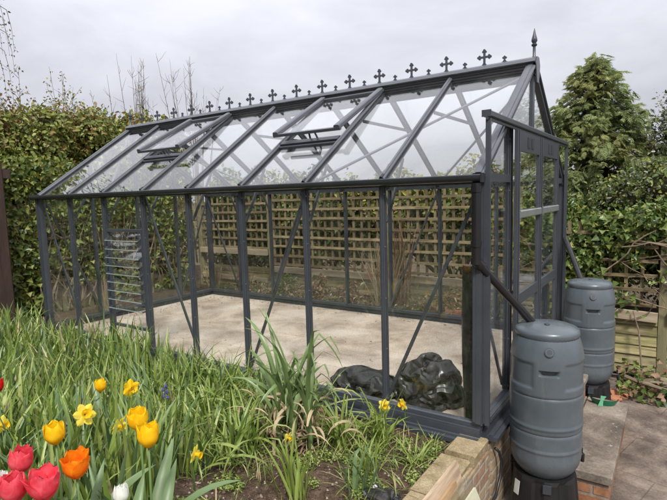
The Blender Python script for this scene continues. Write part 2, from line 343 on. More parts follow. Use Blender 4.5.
def leaf_cloud(name, blobs, n, size, mats, parent=None, seed=1, share=None, depth=.25, aspect=.62, hang=.5, bump=.16, loc=None, keep=None, lobed=False):
    """leaves spread through ellipsoid blobs (x,y,z,rx,ry,rz), thickest near the surface"""
    g = np.random.default_rng(seed); bl = np.array(blobs, float)
    area = (bl[:, 3] * bl[:, 4] + bl[:, 3] * bl[:, 5] + bl[:, 4] * bl[:, 5]); pr = area / area.sum()
    i = g.choice(len(bl), n, p=pr); d = unit(g.normal(size=(n, 3)))
    rad = 1 - np.abs(g.normal(size=n)) * depth
    P = bl[i, :3] + d * bl[i, 3:] * rad[:, None]
    P = P + d * (wob(P, 3.2, seed) * bump + wob(P, 8, seed + 2) * bump * .5)[:, None]
    Nn = unit(d + g.normal(size=(n, 3)) * .55 + np.array([0, 0, .35]))
    A = g.normal(size=(n, 3)) + np.array([0, 0, -hang]) + d * .5
    ok = np.ones(n, bool) if keep is None else keep(P, g)
    P, Nn, A = P[ok], Nn[ok], A[ok]; k = len(P)
    ln = size * g.uniform(.45, 1.4, k)
    v, f = leaf_quads(P, A, Nn, ln, ln * aspect * (1.25 if lobed else 1), lobed=lobed)
    mats = mats if isinstance(mats, list) else [mats]
    mi = None
    if len(mats) > 1:
        pm = share(P, g)
        mi = np.repeat(pm.astype(int), 2)
    return link(name, v, f, mats, parent, False, loc, mi)
def core_blob(name, blobs, scale, parent, m):  # hull added inside the leaves to block sky and read as inner shade
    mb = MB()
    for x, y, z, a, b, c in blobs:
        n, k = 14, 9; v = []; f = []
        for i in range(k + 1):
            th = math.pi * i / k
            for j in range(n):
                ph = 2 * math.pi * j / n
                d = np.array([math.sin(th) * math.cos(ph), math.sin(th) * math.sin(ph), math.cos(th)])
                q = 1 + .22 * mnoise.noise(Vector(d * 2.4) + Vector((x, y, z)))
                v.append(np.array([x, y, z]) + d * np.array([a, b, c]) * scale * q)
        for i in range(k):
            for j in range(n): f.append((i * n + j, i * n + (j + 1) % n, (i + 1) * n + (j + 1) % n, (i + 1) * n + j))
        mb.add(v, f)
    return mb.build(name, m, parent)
# curved strap leaves
def ribbon(base, az, length, width, lean, bend, seg=6, fold=.25, twist=0, taper=.25, kink=None):
    """vertices (2 per ring + mid) of one arching strap leaf"""
    h = np.array([math.cos(az), math.sin(az), 0.]); p = np.array(base, float); side = np.array([-math.sin(az), math.cos(az), 0.])
    v = []; ang = lean; st = length / seg
    for i in range(seg + 1):
        t = i / seg
        w = width * (taper + (1 - taper) * min(1, t * 4)) * (1 - t ** 3) ** .8 if i < seg else 0
        d = h * math.sin(ang) + np.array([0, 0, math.cos(ang)])
        nrm = h * math.cos(ang) - np.array([0, 0, math.sin(ang)])
        tw = twist * t; sd = side * math.cos(tw) + nrm * math.sin(tw)
        if i == seg: v.append(p.copy())
        else: v += [p - sd * w / 2 - nrm * 0, p + nrm * w * fold * 1, p + sd * w / 2]
        ang += bend / seg * (1 + t * 1.2)
        if kink and abs(t - kink[0]) < .5 / seg: ang += kink[1]
        p = p + d * st
    f = []
    for i in range(seg - 1):
        a = i * 3; b = a + 3
        f += [(a, a + 1, b + 1, b), (a + 1, a + 2, b + 2, b + 1)]
    a = (seg - 1) * 3; e = seg * 3
    f += [(a, a + 1, e), (a + 1, a + 2, e)]
    return v, f
def grid(fn, nu, nv):
    v = [fn(i / nu, j / nv) for i in range(nu + 1) for j in range(nv + 1)]
    f = [(i * (nv + 1) + j, i * (nv + 1) + j + 1, (i + 1) * (nv + 1) + j + 1, (i + 1) * (nv + 1) + j) for i in range(nu) for j in range(nv)]
    return v, f

# ------------------------------------------------------------------ dimensions (metres; greenhouse near corner = origin, long side along -X)
W, L, H, RZ = 2.4532, 4.96, 1.4534, 2.2984
B = L / 8; G = W / 4; PATIO = -.62
SL = (RZ - H) / (W / 2)
nF = np.array([0, -SL, 1.]) / math.hypot(1, SL); nB = nF * np.array([1, -1, 1])
def soil_z(x, y):
    t = min(1, max(0, (-.9 - y) / .9)); t = t * t * (3 - 2 * t)
    z = -.135 + .22 * t + .035 * max(0, 1 - abs(y + .08) / .25)
    z += .022 * mnoise.noise(Vector((x * 3.1, y * 3.1, 0))) + .012 * mnoise.noise(Vector((x * 11, y * 11, 3)))
    return z

# ------------------------------------------------------------------ setting
g = MB(); g.add([(-300, -300, -.66), (300, -300, -.66), (300, 300, -.66), (-300, 300, -.66)], [(0, 1, 2, 3)])
tag(g.build('ground', MT['ground']), kind='structure')
g = MB(); g.box((-.05, -7, -.66), (7, 3.05, PATIO)); tag(g.build('patio', MT['patio']), kind='structure')
# raised garden soil (front bed, round the greenhouse, back to the fence)
def soil_sheet(x0, x1, y0, y1, st):
    nx = int((x1 - x0) / st); ny = int((y1 - y0) / st); v = []
    for i in range(nx + 1):
        for j in range(ny + 1):
            x = x0 + (x1 - x0) * i / nx; y = y0 + (y1 - y0) * j / ny
            z = soil_z(x, y)
            if st < .1: z += .010 * mnoise.noise(Vector((x * 30, y * 30, 7))) + .006 * mnoise.noise(Vector((x * 70, y * 70, 1)))
            v.append((x, y, z))
    f = [(i * (ny + 1) + j, (i + 1) * (ny + 1) + j, (i + 1) * (ny + 1) + j + 1, i * (ny + 1) + j + 1) for i in range(nx) for j in range(ny)]
    return v, f
m = MB(); m.add(*soil_sheet(-2.2, -.115, -3.2, .06, .022)); m.add(*soil_sheet(-5.6, -2.2, -3.2, .06, .06)); m.add(*soil_sheet(-9, -5.6, -3.2, .06, .2))
m.add([(-9, .06, -.14), (-5.0, .06, -.14), (-5.0, 5, -.14), (-9, 5, -.14)], [(0, 1, 2, 3)])
m.add([(-5.0, W - .05, -.15), (-.02, W - .05, -.15), (-.02, 5, -.15), (-5.0, 5, -.15)], [(0, 1, 2, 3)])
m.add([(-.02, 3.30, -.60), (6, 3.30, -.60), (6, 5, -.2), (-.02, 5, -.2)], [(0, 1, 2, 3)])
tag(m.build('soil_bed', MT['soil'], smooth=True), kind='structure')
g = MB(); g.box((-L + .03, .035, -.6), (-.03, W - .035, -.08)); tag(g.build('greenhouse_floor', MT['slab']), kind='structure')

# ------------------------------------------------------------------ greenhouse
gh = thing('greenhouse', 'long dark grey greenhouse with ornate ridge cresting, standing on a low brick base', 'greenhouse', (-L / 2, W / 2, -.1))
F = MT['frame']
def part(mb, name, m=None, parent=gh, smooth=False): return mb.build(name, m or F, parent, smooth)
# stepped base rails round the four sides
def base_side(p, q, out):
    p = np.array(p, float); q = np.array(q, float); o = np.array(out, float); m = MB(); up = (0, 0, 1)
    m.bar(p + o * .045 - [0, 0, .0925], q + o * .045 - [0, 0, .0925], .125, .026, up)
    m.bar(p + o * .070 - [0, 0, .0725], q + o * .070 - [0, 0, .0725], .020, .014, up)
    m.bar(p + o * .018 - [0, 0, .0575], q + o * .018 - [0, 0, .0575], .050, .044, up)
    m.bar(p + o * .034 - [0, 0, .030], q + o * .034 - [0, 0, .030], .014, .014, up)
    m.bar(p - [0, 0, .013], q - [0, 0, .013], .044, .045, up, .006)
    return part(m, 'base_rail')
base_side((-L - .02, 0, 0), (.02, 0, 0), (0, -1, 0)); base_side((-L - .02, W, 0), (.02, W, 0), (0, 1, 0))
base_side((0, .024, 0), (0, W - .024, 0), (1, 0, 0)); base_side((-L, .024, 0), (-L, W - .024, 0), (-1, 0, 0))
def post(x, y, z1, face, w=.044, z0=.0):
    """glazing bar: flat flange inside, raised rounded rib outside, two fine grooves"""
    f = np.array(face, float); p = np.array([x, y, 0.]); m = MB()
    a = lambda d, z: p + f * d + [0, 0, z]
    m.bar(a(-.016, z0), a(-.016, z1), w * .5, .03, face)
    m.bar(a(.004, z0), a(.004, z1), w, .010, face)
    m.bar(a(.0145, z0), a(.0145, z1), w * .74, .011, face, .003)
    m.bar(a(.0225, z0), a(.0225, z1), w * .30, .006, face, .002)
    k0 = len(m.f); sd = np.cross(f, [0, 0, 1.])
    for z in np.arange(z0 + .035, z1 - .05, .335):         # stainless bolt heads and a glazing clip edge
        for q in (-1, 1): b_ = a(.0105, z) + sd * q * w * .43; m.box(b_ - .0028, b_ + .0028)
    return link('post', m.v, m.f, [F, MT['galv']], gh, midx=[0] * k0 + [1] * (len(m.f) - k0))
for k in range(1, 8):
    post(-k * B, 0, H, (0, -1, 0)); post(-k * B, W, H, (0, 1, 0))
for k in (1, 2, 3): post(-L, k * G, H + min(k, 4 - k) * G * SL - .04, (-1, 0, 0))
for x in (0, -L):
    sx = 1 if x == 0 else -1
    for y in (0, W):
        sy = -1 if y == 0 else 1; m = MB()
        m.box((x - .030, y - .030, .0), (x + .030, y + .030, H))
        m.box((x - .012 * sx, y + .031 * sy, .012), (x + .026 * sx, y + .040 * sy, H - .01))
        m.box((x + .031 * sx, y - .018, .012), (x + .039 * sx, y + .018, H - .01))
        m.box((x - .022, y + .041 * sy, .02), (x - .006, y + .043 * sy, H - .02))
        part(m, 'corner_post')
# gable jambs and centre mullion
post(0, G, H + G * SL - .05, (1, 0, 0), .05); post(0, 3 * G, H + G * SL - .05, (1, 0, 0), .05)
m = MB(); m.bar((-.0, W / 2, 1.70), (-.0, W / 2, RZ - .03), .055, .03, (1, 0, 0), .004); part(m, 'mullion')
m = MB(); m.bar((0, 0.031, H), (0, G - .03, H), .04, .05, (0, 0, 1)); part(m, 'gable_rail')
m = MB(); m.bar((0, 3 * G + .03, H), (0, W - .031, H), .04, .05, (0, 0, 1)); part(m, 'gable_rail')
m = MB(); m.bar((-L, 0.031, H), (-L, W - .031, H), .04, .04, (0, 0, 1)); part(m, 'gable_rail')
# eaves and gutters
for s, y in ((-1, 0), (1, W)):
    m = MB(); m.box((-L - .03, y - .026, H - .034), (.03, y + .026, H + .006)); m.bar((-L - .03, y - s * .034, H - .028), (.03, y - s * .034, H - .028), .014, .018); part(m, 'eaves_rail')
    prof = [(.0, .006), (.0, -.016), (.008, -.027), (.022, -.032), (.038, -.030), (.050, -.021), (.056, -.008), (.057, .006), (.053, .011), (.049, .006), (.046, -.008), (.036, -.021), (.022, -.024), (.010, -.018), (.007, .006)]
    m = MB(); x0 = np.array([0, s, 0.]); pts = [np.array([-L - .06, y + s * .028, H + .004]), np.array([.036, y + s * .028, H + .004])]
    m.sweep(pts, prof, x0, np.array([0, 0, 1.])); part(m, 'gutter', MT['gutter'], smooth=R(40))
    for xe in (-L - .062, .038): m = MB(); m.box((xe - .004, y + s * .026, H - .030), (xe + .004, y + s * .088, H + .018)); part(m, 'gutter_cap', MT['rubber'])
# rafters
def rafter(x, side, w=.040, top=.0, name='rafter', y_in=.05):
    n = nF if side < 0 else nB
    ya, yb = (0., W / 2 - y_in) if side < 0 else (W, W / 2 + y_in)
    p = np.array([x, ya, H]); q = np.array([x, yb, H + (W / 2 - y_in) * SL]); m = MB()
    m.bar(p + n * .018, q + n * .018, w * .98, .022, n, .007)
    m.bar(p + n * .031, q + n * .031, w * .45, .008, n, .003)
    m.bar(p - n * .012, q - n * .012, w * .6, .030, n)
    d = (q - p) / np.linalg.norm(q - p)
    return part(m, name, MT['frame_skylit'] if side < 0 else F)
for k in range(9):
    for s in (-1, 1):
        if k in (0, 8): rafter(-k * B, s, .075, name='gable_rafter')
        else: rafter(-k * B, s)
    if 0 < k < 8:
        m = MB(); m.tube([np.array([-k * B, -.004, H]) + nF * .026, np.array([-k * B, .03, H + .03 * SL]) + nF * .026], .012, 8); part(m, 'rafter_cap', MT['rubber'])
# ridge
yc = W / 2
m = MB(); m.prism([(-.075, .004), (-.055, .030), (-.018, .046), (.018, .046), (.055, .030), (.075, .004), (.062, -.004), (-.062, -.004)], (-L / 2, yc, RZ + .012), (0, 1, 0), (0, 0, 1), L + .07); part(m, 'ridge_cap', MT['frame_skylit'])
m = MB()
for i in range(4):
    m.box((-L - .02, yc - .058 + i * .004, RZ - .012 - i * .020), (.02, yc + .058 - i * .004, RZ + .006 - i * .020))
m.box((-L - .015, yc - .012, RZ - .12), (.015, yc + .012, RZ - .07)); part(m, 'ridge_beam', MT['gasket'])
for x in (.040, -L - .040): m = MB(); m.prism([(-.03, -.13), (.03, -.13), (.062, 0), (.03, .055), (-.03, .055), (-.062, 0)], (x, yc, RZ), (0, 1, 0), (0, 0, 1), .006); part(m, 'ridge_end_plate', MT['frame_skylit'])
def cross_outline():
    q = [(.006, .014), (.006, .040), (.026, .040)]
    m = MB()
    return m
def crest(x):
    m = MB(); o = np.array([x, yc, RZ + .056]); X = (1, 0, 0); Z = (0, 0, 1)
    m.prism([(-.032, 0), (.032, 0), (.014, .011), (.0080, .022), (.0080, .112), (-.0080, .112), (-.0080, .022), (-.014, .011)], o, X, Z, .012)
    for s in (-1, 1):
        m.prism([(.008 * s, .058), (.042 * s, .058), (.042 * s, .074), (.008 * s, .074)][::s], o, X, Z, .009)
        m.prism(disc(.0105, 10, s * .046, .066), o, X, Z, .0145); m.prism(disc(.0080, 8, s * .037, .0765), o, X, Z, .0105); m.prism(disc(.0080, 8, s * .037, .0555), o, X, Z, .0105)
    m.prism(disc(.0105, 10, 0, .116), o, X, Z, .0145); m.prism(disc(.0080, 8, .0105, .106), o, X, Z, .0105); m.prism(disc(.0080, 8, -.0105, .106), o, X, Z, .0105)
    m.prism(disc(.011, 10, 0, .066), o, X, Z, .0125)
    return part(m, 'cresting_cross')
def knob(x):
    m = MB(); o = np.array([x, yc, RZ + .056]); X = (1, 0, 0); Z = (0, 0, 1)
    m.prism([(-.034, 0), (.034, 0), (.014, .010), (.006, .020), (.006, .034), (-.006, .034), (-.006, .020), (-.014, .010)], o, X, Z, .010)
    for a, b in ((-.010, .036), (.010, .036), (0, .044)): m.prism(disc(.0075, 8, a, b), o, X, Z, .011)
    return part(m, 'cresting_knob')
for k in range(15): crest(-.36 - .3125 * k)
for k in range(16): knob(-.204 - .3125 * k)
for x in (.012, -L - .012):
    m = MB(); m.lathe([(.016, 0), (.016, .012), (.011, .018), (.0105, .085), (.019, .090), (.021, .100), (.012, .108), (.022, .125), (.020, .140), (.010, .175), (.002, .215)], (x, yc, RZ + .05), 12); part(m, 'finial', smooth=R(50))
# glass
GL = MT['glass']
def pane(c, name='glass_pane', th=.004, m=GL, parent=gh):
    """c: outline points of one flat pane"""
    c = [np.array(p, float) for p in c]; n = np.cross(c[1] - c[0], c[2] - c[0]); n /= np.linalg.norm(n); k = len(c)
    v = [p - n * th / 2 for p in c] + [p + n * th / 2 for p in c]
    f = [tuple(range(k - 1, -1, -1)), tuple(range(k, 2 * k))] + [(i, (i + 1) % k, k + (i + 1) % k, k + i) for i in range(k)]
    return link(name, v, f, m, parent)
e = .012
for k in range(8):
    xa, xb = -k * B - e, -(k + 1) * B + e
    z0, z1 = .012, H - .036
    if k == 5:
        pane([(xa, -.004, z0), (xb, -.004, z0), (xb, -.004, .15), (xa, -.004, .15)])
        pane([(xa, -.004, 1.115), (xb, -.004, 1.115), (xb, -.004, z1), (xa, -.004, z1)])
    else: pane([(xa, -.004, z0), (xb, -.004, z0), (xb, -.004, z1), (xa, -.004, z1)])
    pane([(xa, W + .004, z0), (xb, W + .004, z0), (xb, W + .004, z1), (xa, W + .004, z1)])
    def rp(x, y): return np.array([x, y, H + min(y, W - y) * SL]) + (nF if y < W / 2 else nB) * .004
    yv = .50 if k in (2, 5) else W / 2 - .062
    pane([rp(xa, .006), rp(xb, .006), rp(xb, yv), rp(xa, yv)])
    yv = W / 2 + .062
    pane([rp(xa, yv), rp(xb, yv), rp(xb, W - .006), rp(xa, W - .006)])
for j in range(4):
    ya, yb = j * G + .014, (j + 1) * G - .014
    za, zb = H + min(ya, W - ya) * SL - .03, H + min(yb, W - yb) * SL - .03
    pane([(-L, ya, .012), (-L, yb, .012), (-L, yb, H - .022), (-L, ya, H - .022)])
    pane([(-L, ya, H + .022), (-L, yb, H + .022), (-L, yb, max(zb, H + .023)), (-L, ya, max(za, H + .023))])
    if j in (0, 3):
        pane([(0, ya, .012), (0, yb, .012), (0, yb, H - .026), (0, ya, H - .026)])
        pane([(0, ya, H + .026), (0, yb, H + .026), (0, yb, max(zb, H + .027)), (0, ya, max(za, H + .027))])
pane([(-.0, G + .02, 1.83), (-.0, W / 2 - .03, 1.83), (-.0, W / 2 - .03, RZ - .06), (0, G + .02, H + G * SL - .0)])
pane([(-.0, W / 2 + .03, 1.83), (-.0, 3 * G - .02, 1.83), (-.0, 3 * G - .02, H + G * SL), (0, W / 2 + .03, RZ - .06)])
# wind braces, knees and ties
def brace(p, q, w=.020, d=.014, up=(0, 1, 0), name='brace'):
    m = MB(); m.bar(p, q, w, d, up); return part(m, name)
for a, b in ((8, 7), (5, 4), (2, 3), (0, 1)): brace((-a * B, .032, H - .05), (-b * B, .032, .03))
for a, b in ((8, 7), (5, 6), (2, 3), (0, 1)): brace((-a * B, W - .032, H - .05), (-b * B, W - .032, .03))
brace((-L + .032, W - .04, H - .05), (-L + .032, 3 * G, .03), up=(1, 0, 0)); brace((-L + .032, .04, H - .05), (-L + .032, G, .03), up=(1, 0, 0))
brace((-.034, .04, .95), (-.034, G, .03), up=(1, 0, 0))
for k in range(1, 8):
    for s, y in ((1, 0), (-1, W)):
        brace((-k * B + .014, y + s * .03, H - .26), (-k * B + .014, y + s * .27, H + .27 * SL - .03), .022, .010, (1, 0, 0), 'knee_stay')
for k in (1, 2, 4, 6, 7): brace((-k * B + .016, W / 2 - .42, RZ - .42 * SL - .035), (-k * B + .016, W / 2 + .42, RZ - .42 * SL - .035), .024, .012, (1, 0, 0), 'roof_tie')
def rb(x, y, d=-.03): return np.array([x, y, H + min(y, W - y) * SL]) + (nF if y < W / 2 else nB) * d
brace(rb(-.03, W / 2 - .08), rb(-1.22, .06), .020, .012, nF, 'roof_brace'); brace(rb(-.03, W / 2 + .08), rb(-1.22, W - .06), .02, .012, nB, 'roof_brace')
brace(rb(-L + .03, W / 2 - .08), rb(-L + 1.22, .06), .02, .012, nF, 'roof_brace'); brace(rb(-L + .03, W / 2 + .08), rb(-L + 1.22, W - .06), .02, .012, nB, 'roof_brace')
# louvre window in the sixth front bay
xa, xb = -5 * B - .022, -6 * B + .022
lv = MB()
lv.bar((xa, .0, .165), (xb, .0, .165), .03, .022); lv.bar((xa, 0, 1.10), (xb, 0, 1.10), .034, .026)
lv.box((xa, -.018, .176), (xa - .020, .018, 1.087)); lv.box((xb, -.018, .176), (xb + .020, .018, 1.087))
lv = part(lv, 'louvre_window')
for i in range(9):
    z = 1.035 - i * .086
    t = R((58, 60, 63, 72, 78, 82, 84, 84, 82)[i])
    c = np.array([0, -.0, z]); d = np.array([0, -math.sin(t), -math.cos(t)]) * .056
    if i >= 5: d = d * .9
    pane([np.array([xa - .024, 0, 0]) + c - d, np.array([xb + .024, 0, 0]) + c - d, np.array([xb + .024, 0, 0]) + c + d, np.array([xa - .024, 0, 0]) + c + d], 'louvre_blade', .005, MT['louvreglass'], lv)
    for x in (xa - .022, xb + .022): m = MB(); m.bar(np.array([x, 0, 0]) + c - d * 1.02, np.array([x, 0, 0]) + c + d * 1.02, .010, .012, (1, 0, 0)); m.build('blade_clip', F, lv)
    m = MB(); m.bar(np.array([xa - .024, 0, 0]) + c + d * 1.03, np.array([xb + .024, 0, 0]) + c + d * 1.03, .006, .006); m.build('blade_edge', MT['edge'], lv)
# opening roof vents
def vent(k):
    x0, x1 = -k * B, -(k + 1) * B; hinge = np.array([0, 1.16, H + 1.16 * SL]) + nF * .02
    s = np.array([0, -1, -SL]) / math.hypot(1, SL); a = R(6); d = s * math.cos(a) + nF * math.sin(a); nn = nF * math.cos(a) - s * math.sin(a); l = .81
    m = MB()
    for x in (x0 - .004, x1 + .004):
        m.bar(hinge + [x, 0, 0] + nn * .012, hinge + [x, 0, 0] + d * l + nn * .012, .052, .040, nn, .008)
    m.bar(hinge + [x0, 0, 0] + d * .02, hinge + [x1, 0, 0] + d * .02, .03, .03, nn)
    m.bar(hinge + [x0 + .025, 0, 0] + d * (l - .008), hinge + [x1 - .025, 0, 0] + d * (l - .008), .022, .024, nn)
    v = m.build('roof_vent', MT['frame_skylit'], gh)
    q = [hinge + [x0 - .03, 0, 0] + d * .036, hinge + [x1 + .03, 0, 0] + d * .036, hinge + [x1 + .03, 0, 0] + d * (l - .02), hinge + [x0 - .03, 0, 0] + d * (l - .02)]
    pane(q, 'vent_pane', .004, GL, v)
    m = MB(); xm = (x0 + x1) / 2
    p = hinge + d * (l - .05) + [xm, 0, 0]; z = rb(xm, .50, .0)
    m.bar(p, z + np.array([-.05, .10, -.02]), .018, .006, (0, 1, 0)); m.bar(p + [.05, 0, 0], z + np.array([.08, .02, .01]), .014, .006, (0, 1, 0)); m.build('stay_arm', F, v)
    m = MB(); m.bar(rb(x0 - .02, .505, .012), rb(x1 + .02, .505, .012), .050, .040, nF); m.bar(rb(x0 - .02, .47, -.008), rb(x1 + .02, .47, -.008), .02, .05, nF); part(m, 'vent_sill')
    m = MB(); m.tube([rb(xm + .12, .42, -.06), rb(xm - .16, .42, -.06)], .014, 8); m.bar(rb(xm + .12, .42, -.06), rb(xm + .12, .50, .0), .02, .01, nF); part(m, 'vent_opener')
vent(5); vent(2)
# sliding doors with their track
m = MB(); m.bar((.045, -.015, 1.80), (.045, W - .04, 1.80), .046, .036, (0, 0, 1), .006); m.bar((.050, -.02, 1.772), (.050, W - .04, 1.772), .012, .014); m.box((.02, -.022, 1.782), (.072, -.0155, 1.819)); part(m, 'door_track')
for y in (.0, W - .05):
    m = MB(); m.bar((.052, y, .0), (.052, y, 1.775), .022, .026, (1, 0, 0)); part(m, 'track_post')
m = MB(); m.bar((.045, .04, .012), (.045, W - .04, .012), .035, .020); m.bar((.055, .04, .028), (.055, W - .04, .028), .006, .012); part(m, 'door_sill')
def door(ya, yb, handle):
    x = .062; m = MB(); st = .05; U = (1, 0, 0)
    for y in (ya + st / 2, yb - st / 2):
        m.bar((x, y, .022), (x, y, 1.762), st, .026, U, .003); m.bar((x + .016, y, .022), (x + .016, y, 1.762), st * .4, .006, U, .002)
    for z, h in ((.075, .10), (.64, .075), (1.695, .13)): m.bar((x, ya + st, z), (x, yb - st, z), .022, h, (0, 0, 1))
    m.bar((x + .004, ya + st, 1.218), (x + .004, yb - st, 1.218), .022, .030, (0, 0, 1))
    d = m.build('sliding_door', F, gh)
    for z0, z1 in ((.126, .602), (.678, 1.203), (1.234, 1.629)):
        pane([(x, ya + st - .004, z0), (x, yb - st + .004, z0), (x, yb - st + .004, z1), (x, ya + st - .004, z1)], 'door_pane', .004, GL, d)
    m = MB(); m.bar((x + .020, ya + st * .6, 1.215), (x + .020, yb - st * .6, 1.215), .016, .052, (0, 0, 1), .006); m.build('handle', MT['galv'], d)
    m = MB()
    for y in (ya + .28, yb - .28): m.box((x + .012, y - .028, 1.66), (x + .017, y - .006, 1.73)); m.box((x + .012, y + .006, 1.66), (x + .017, y + .028, 1.73))
    m.build('hanger_plate', MT['buttdark'], d)
    m = MB()
    for z in (1.55, .92, .40): m.tube([(x + .013, ya + st * .5, z), (x + .022, ya + st * .5, z)], .006, 8)
    m.build('bolt', MT['galv'], d)
door(.555, 1.222, 1); door(1.232, 1.90, -1)
# rain pipes from the gutters to the butts
def rainpipe(y, lidp, s):
    m = MB(); c = np.array([.004, y + s * .062, 0.])
    m.tube([c + [0, 0, 1.42], c + [0, 0, .99]], .026, 16)
    for z in (1.405, 1.10, 1.0): m.tube([c + [0, 0, z], c + [0, 0, z - .035]], .030, 16)
    part(m, 'downpipe', MT['pipe'], smooth=R(40))
    a = c + [0, 0, .985]; b = np.array(lidp, float); d = b - a; d /= np.linalg.norm(d)
    m = MB(); m.tube([a + [0, 0, .02], a, a + d * .05], .029, 16); m.tube([a + d * .045, b], .0235, 16); part(m, 'filler_pipe', MT['pipe'], smooth=R(40))
rainpipe(0, (.235, .285, .575), -1); rainpipe(W, (.262, 1.99, .575), 1)

# ------------------------------------------------------------------ water butts
def gauss(x, c, w): return math.exp(-((x - c) / w) ** 2)
def butt(cx, cy, label, tap_az):
    zb, zt = -.31, .53; h = zt - zb
    t = thing('water_butt', label, 'water butt', (cx, cy, zb), 'slim grey water butts')
    def rad(u):                                    # body profile with moulded ridges and grooves
        r = .198 + .007 * math.sin(math.pi * min(1, max(0, u)) * .75)
        if u < .15: r *= (1 - .28 * (1 - u / .15) ** 2.2)
        if u > .80: r *= 1 - .145 * ((u - .80) / .20) ** 2.1
        for c in (.215, .385): r += .006 * gauss(u, c, .008)
        for c in (.335, .60): r -= .0055 * gauss(u, c, .006)
        return r
    def panel(u, a):                               # two shallow side panels below the shoulder
        a = (a + math.pi) % (2 * math.pi) - math.pi
        d = 0
        for c in (-1.02, 1.02):
            s = max(abs(a - c) / .58, abs(u - .75) / .085)
            d = max(d, min(1, max(0, (1.05 - s) / .08)))
        return -.008 * d
    n = 120; us = sorted(set([i / 110 for i in range(111)]))
    v = []; f = []; face = math.atan2(-1, .28)     # the moulded front looks down the patio
    for u in us:
        for k in range(n):
            a = 2 * math.pi * k / n; r = rad(u) + panel(u, a - face)
            sl = min(1, max(0, (1.25 - max(abs(((a - face + math.pi) % (2 * math.pi)) - math.pi) / .21, abs(u - .775) / .016)) / .35))
            r -= .030 * sl                         # grip slot
            v.append((cx + r * math.cos(a), cy + r * math.sin(a), zb + h * u))
    m = len(us)
    for i in range(m - 1):
        for k in range(n): f.append((i * n + k, i * n + (k + 1) % n, (i + 1) * n + (k + 1) % n, (i + 1) * n + k))
    f += [tuple(range(n - 1, -1, -1)), tuple((m - 1) * n + k for k in range(n))]
    b = link('body', v, f, MT['butt'], t, R(50))
    b2 = MB(); b2.lathe([(.165, .0), (.1765, .004), (.1765, .010), (.165, .02)], (cx, cy, zt - .012), 48); b2.build('rim_seal', MT['buttdark'], t, True)
    lid = MB(); lid.lathe([(.168, -.010), (.177, -.008), (.180, .004), (.178, .016), (.170, .028), (.14, .040), (.09, .050), (.03, .056), (.002, .0565)], (cx, cy, zt + .008), 64)
    l = lid.build('lid', MT['butt'], t, R(60))
    q = MB(); q.lathe([(.016, 0), (.014, .006), (.002, .007)], (cx + .01, cy - .05, zt + .061), 16); q.build('lid_cap', MT['buttdark'], l, True)
    # round badge
    u = .925; r = rad(u) ; fx, fy = math.cos(face), math.sin(face); c = np.array([cx + fx * (r + .000), cy + fy * (r + .000), zb + h * u])
    up = unit(np.array([-fx * .35, -fy * .35, 1.])); sx = np.array([-fy, fx, 0.])
    bd = MB(); bd.prism(disc(.026, 24), c, sx, up, .012); bd.prism(disc(.016, 18), c + np.cross(sx, up) * .005, sx, up, .006)
    bo = bd.build('badge', MT['buttdark'], t); rg = MB(); rg.prism(disc(.0205, 20), c + np.cross(sx, up) * .0045, sx, up, .005); rg.build('badge_recess', MT['butt'], bo)
    # tap
    ta = np.array([math.cos(tap_az), math.sin(tap_az), 0.]); tc = np.array([cx, cy, zb + .065]) + ta * .150
    k = MB(); k.tube([tc, tc + ta * .085], .013, 12); k.tube([tc + ta * .04, tc + ta * .046], .022, 12); k.tube([tc + ta * .082 + [0, 0, .005], tc + ta * .088, tc + ta * .09 - np.array([0, 0, .045])], [.013, .014, .011], 10)
    to = k.build('tap', MT['black'], t, R(40)); k = MB(); k.bar(tc + ta * .08 + np.array([0, 0, .012]), tc + ta * .08 + np.array([0, 0, .046]), .018, .012, tuple(ta)); k.build('tap_lever', MT['black'], to)
    return t
def stand(cx, cy, label):
    t = thing('butt_stand', label, 'stand', (cx, cy, PATIO), 'black stands under the water butts')
    n = 64; v = []; f = []; prof = [(.205, 0), (.203, .02), (.178, .285), (.172, .306), (.150, .309), (.06, .3095)]
    for r, z in prof:
        for k in range(n):
            a = 2 * math.pi * k / n; rr = r * (1 - .07 * (math.cos(a * 8) > .45) * (z < .29)); v.append((cx + rr * math.cos(a), cy + rr * math.sin(a), PATIO + z))
    for i in range(len(prof) - 1):
        for k in range(n): f.append((i * n + k, i * n + (k + 1) % n, (i + 1) * n + (k + 1) % n, (i + 1) * n + k))
    f += [tuple(range(n - 1, -1, -1)), tuple((len(prof) - 1) * n + k for k in range(n))]
    link('pedestal', v, f, MT['black'], t)
    fx, fy = .27, -.963; m = MB(); c = np.array([cx + fx * .188, cy + fy * .188, PATIO + .275])
    m.bar(c - np.array([0, 0, .03]), c + np.array([0, 0, .02]), .045, .012, (fx, fy, 0)); m.build('locking_tab', MT['buttdark'], t)
    return t
butt(.32, .27, 'nearer grey water butt with domed lid, fed by the black pipe from the front gutter', R(38))
butt(.33, 1.99, 'farther grey plastic water butt with domed lid, standing past the steps beside the ivy', R(8))
st1 = stand(.32, .27, 'black slotted stand under the nearer water butt at the foot of the brick wall'); stand(.33, 1.99, 'black slotted stand under the farther water butt beyond the steps')

m = MB(); m.bar((.195, .098, -.43), (.200, .115, -.352), .046, .002, (-.68, -.73, .1)); m.build('paper_label', MT['pwhite'], st1)
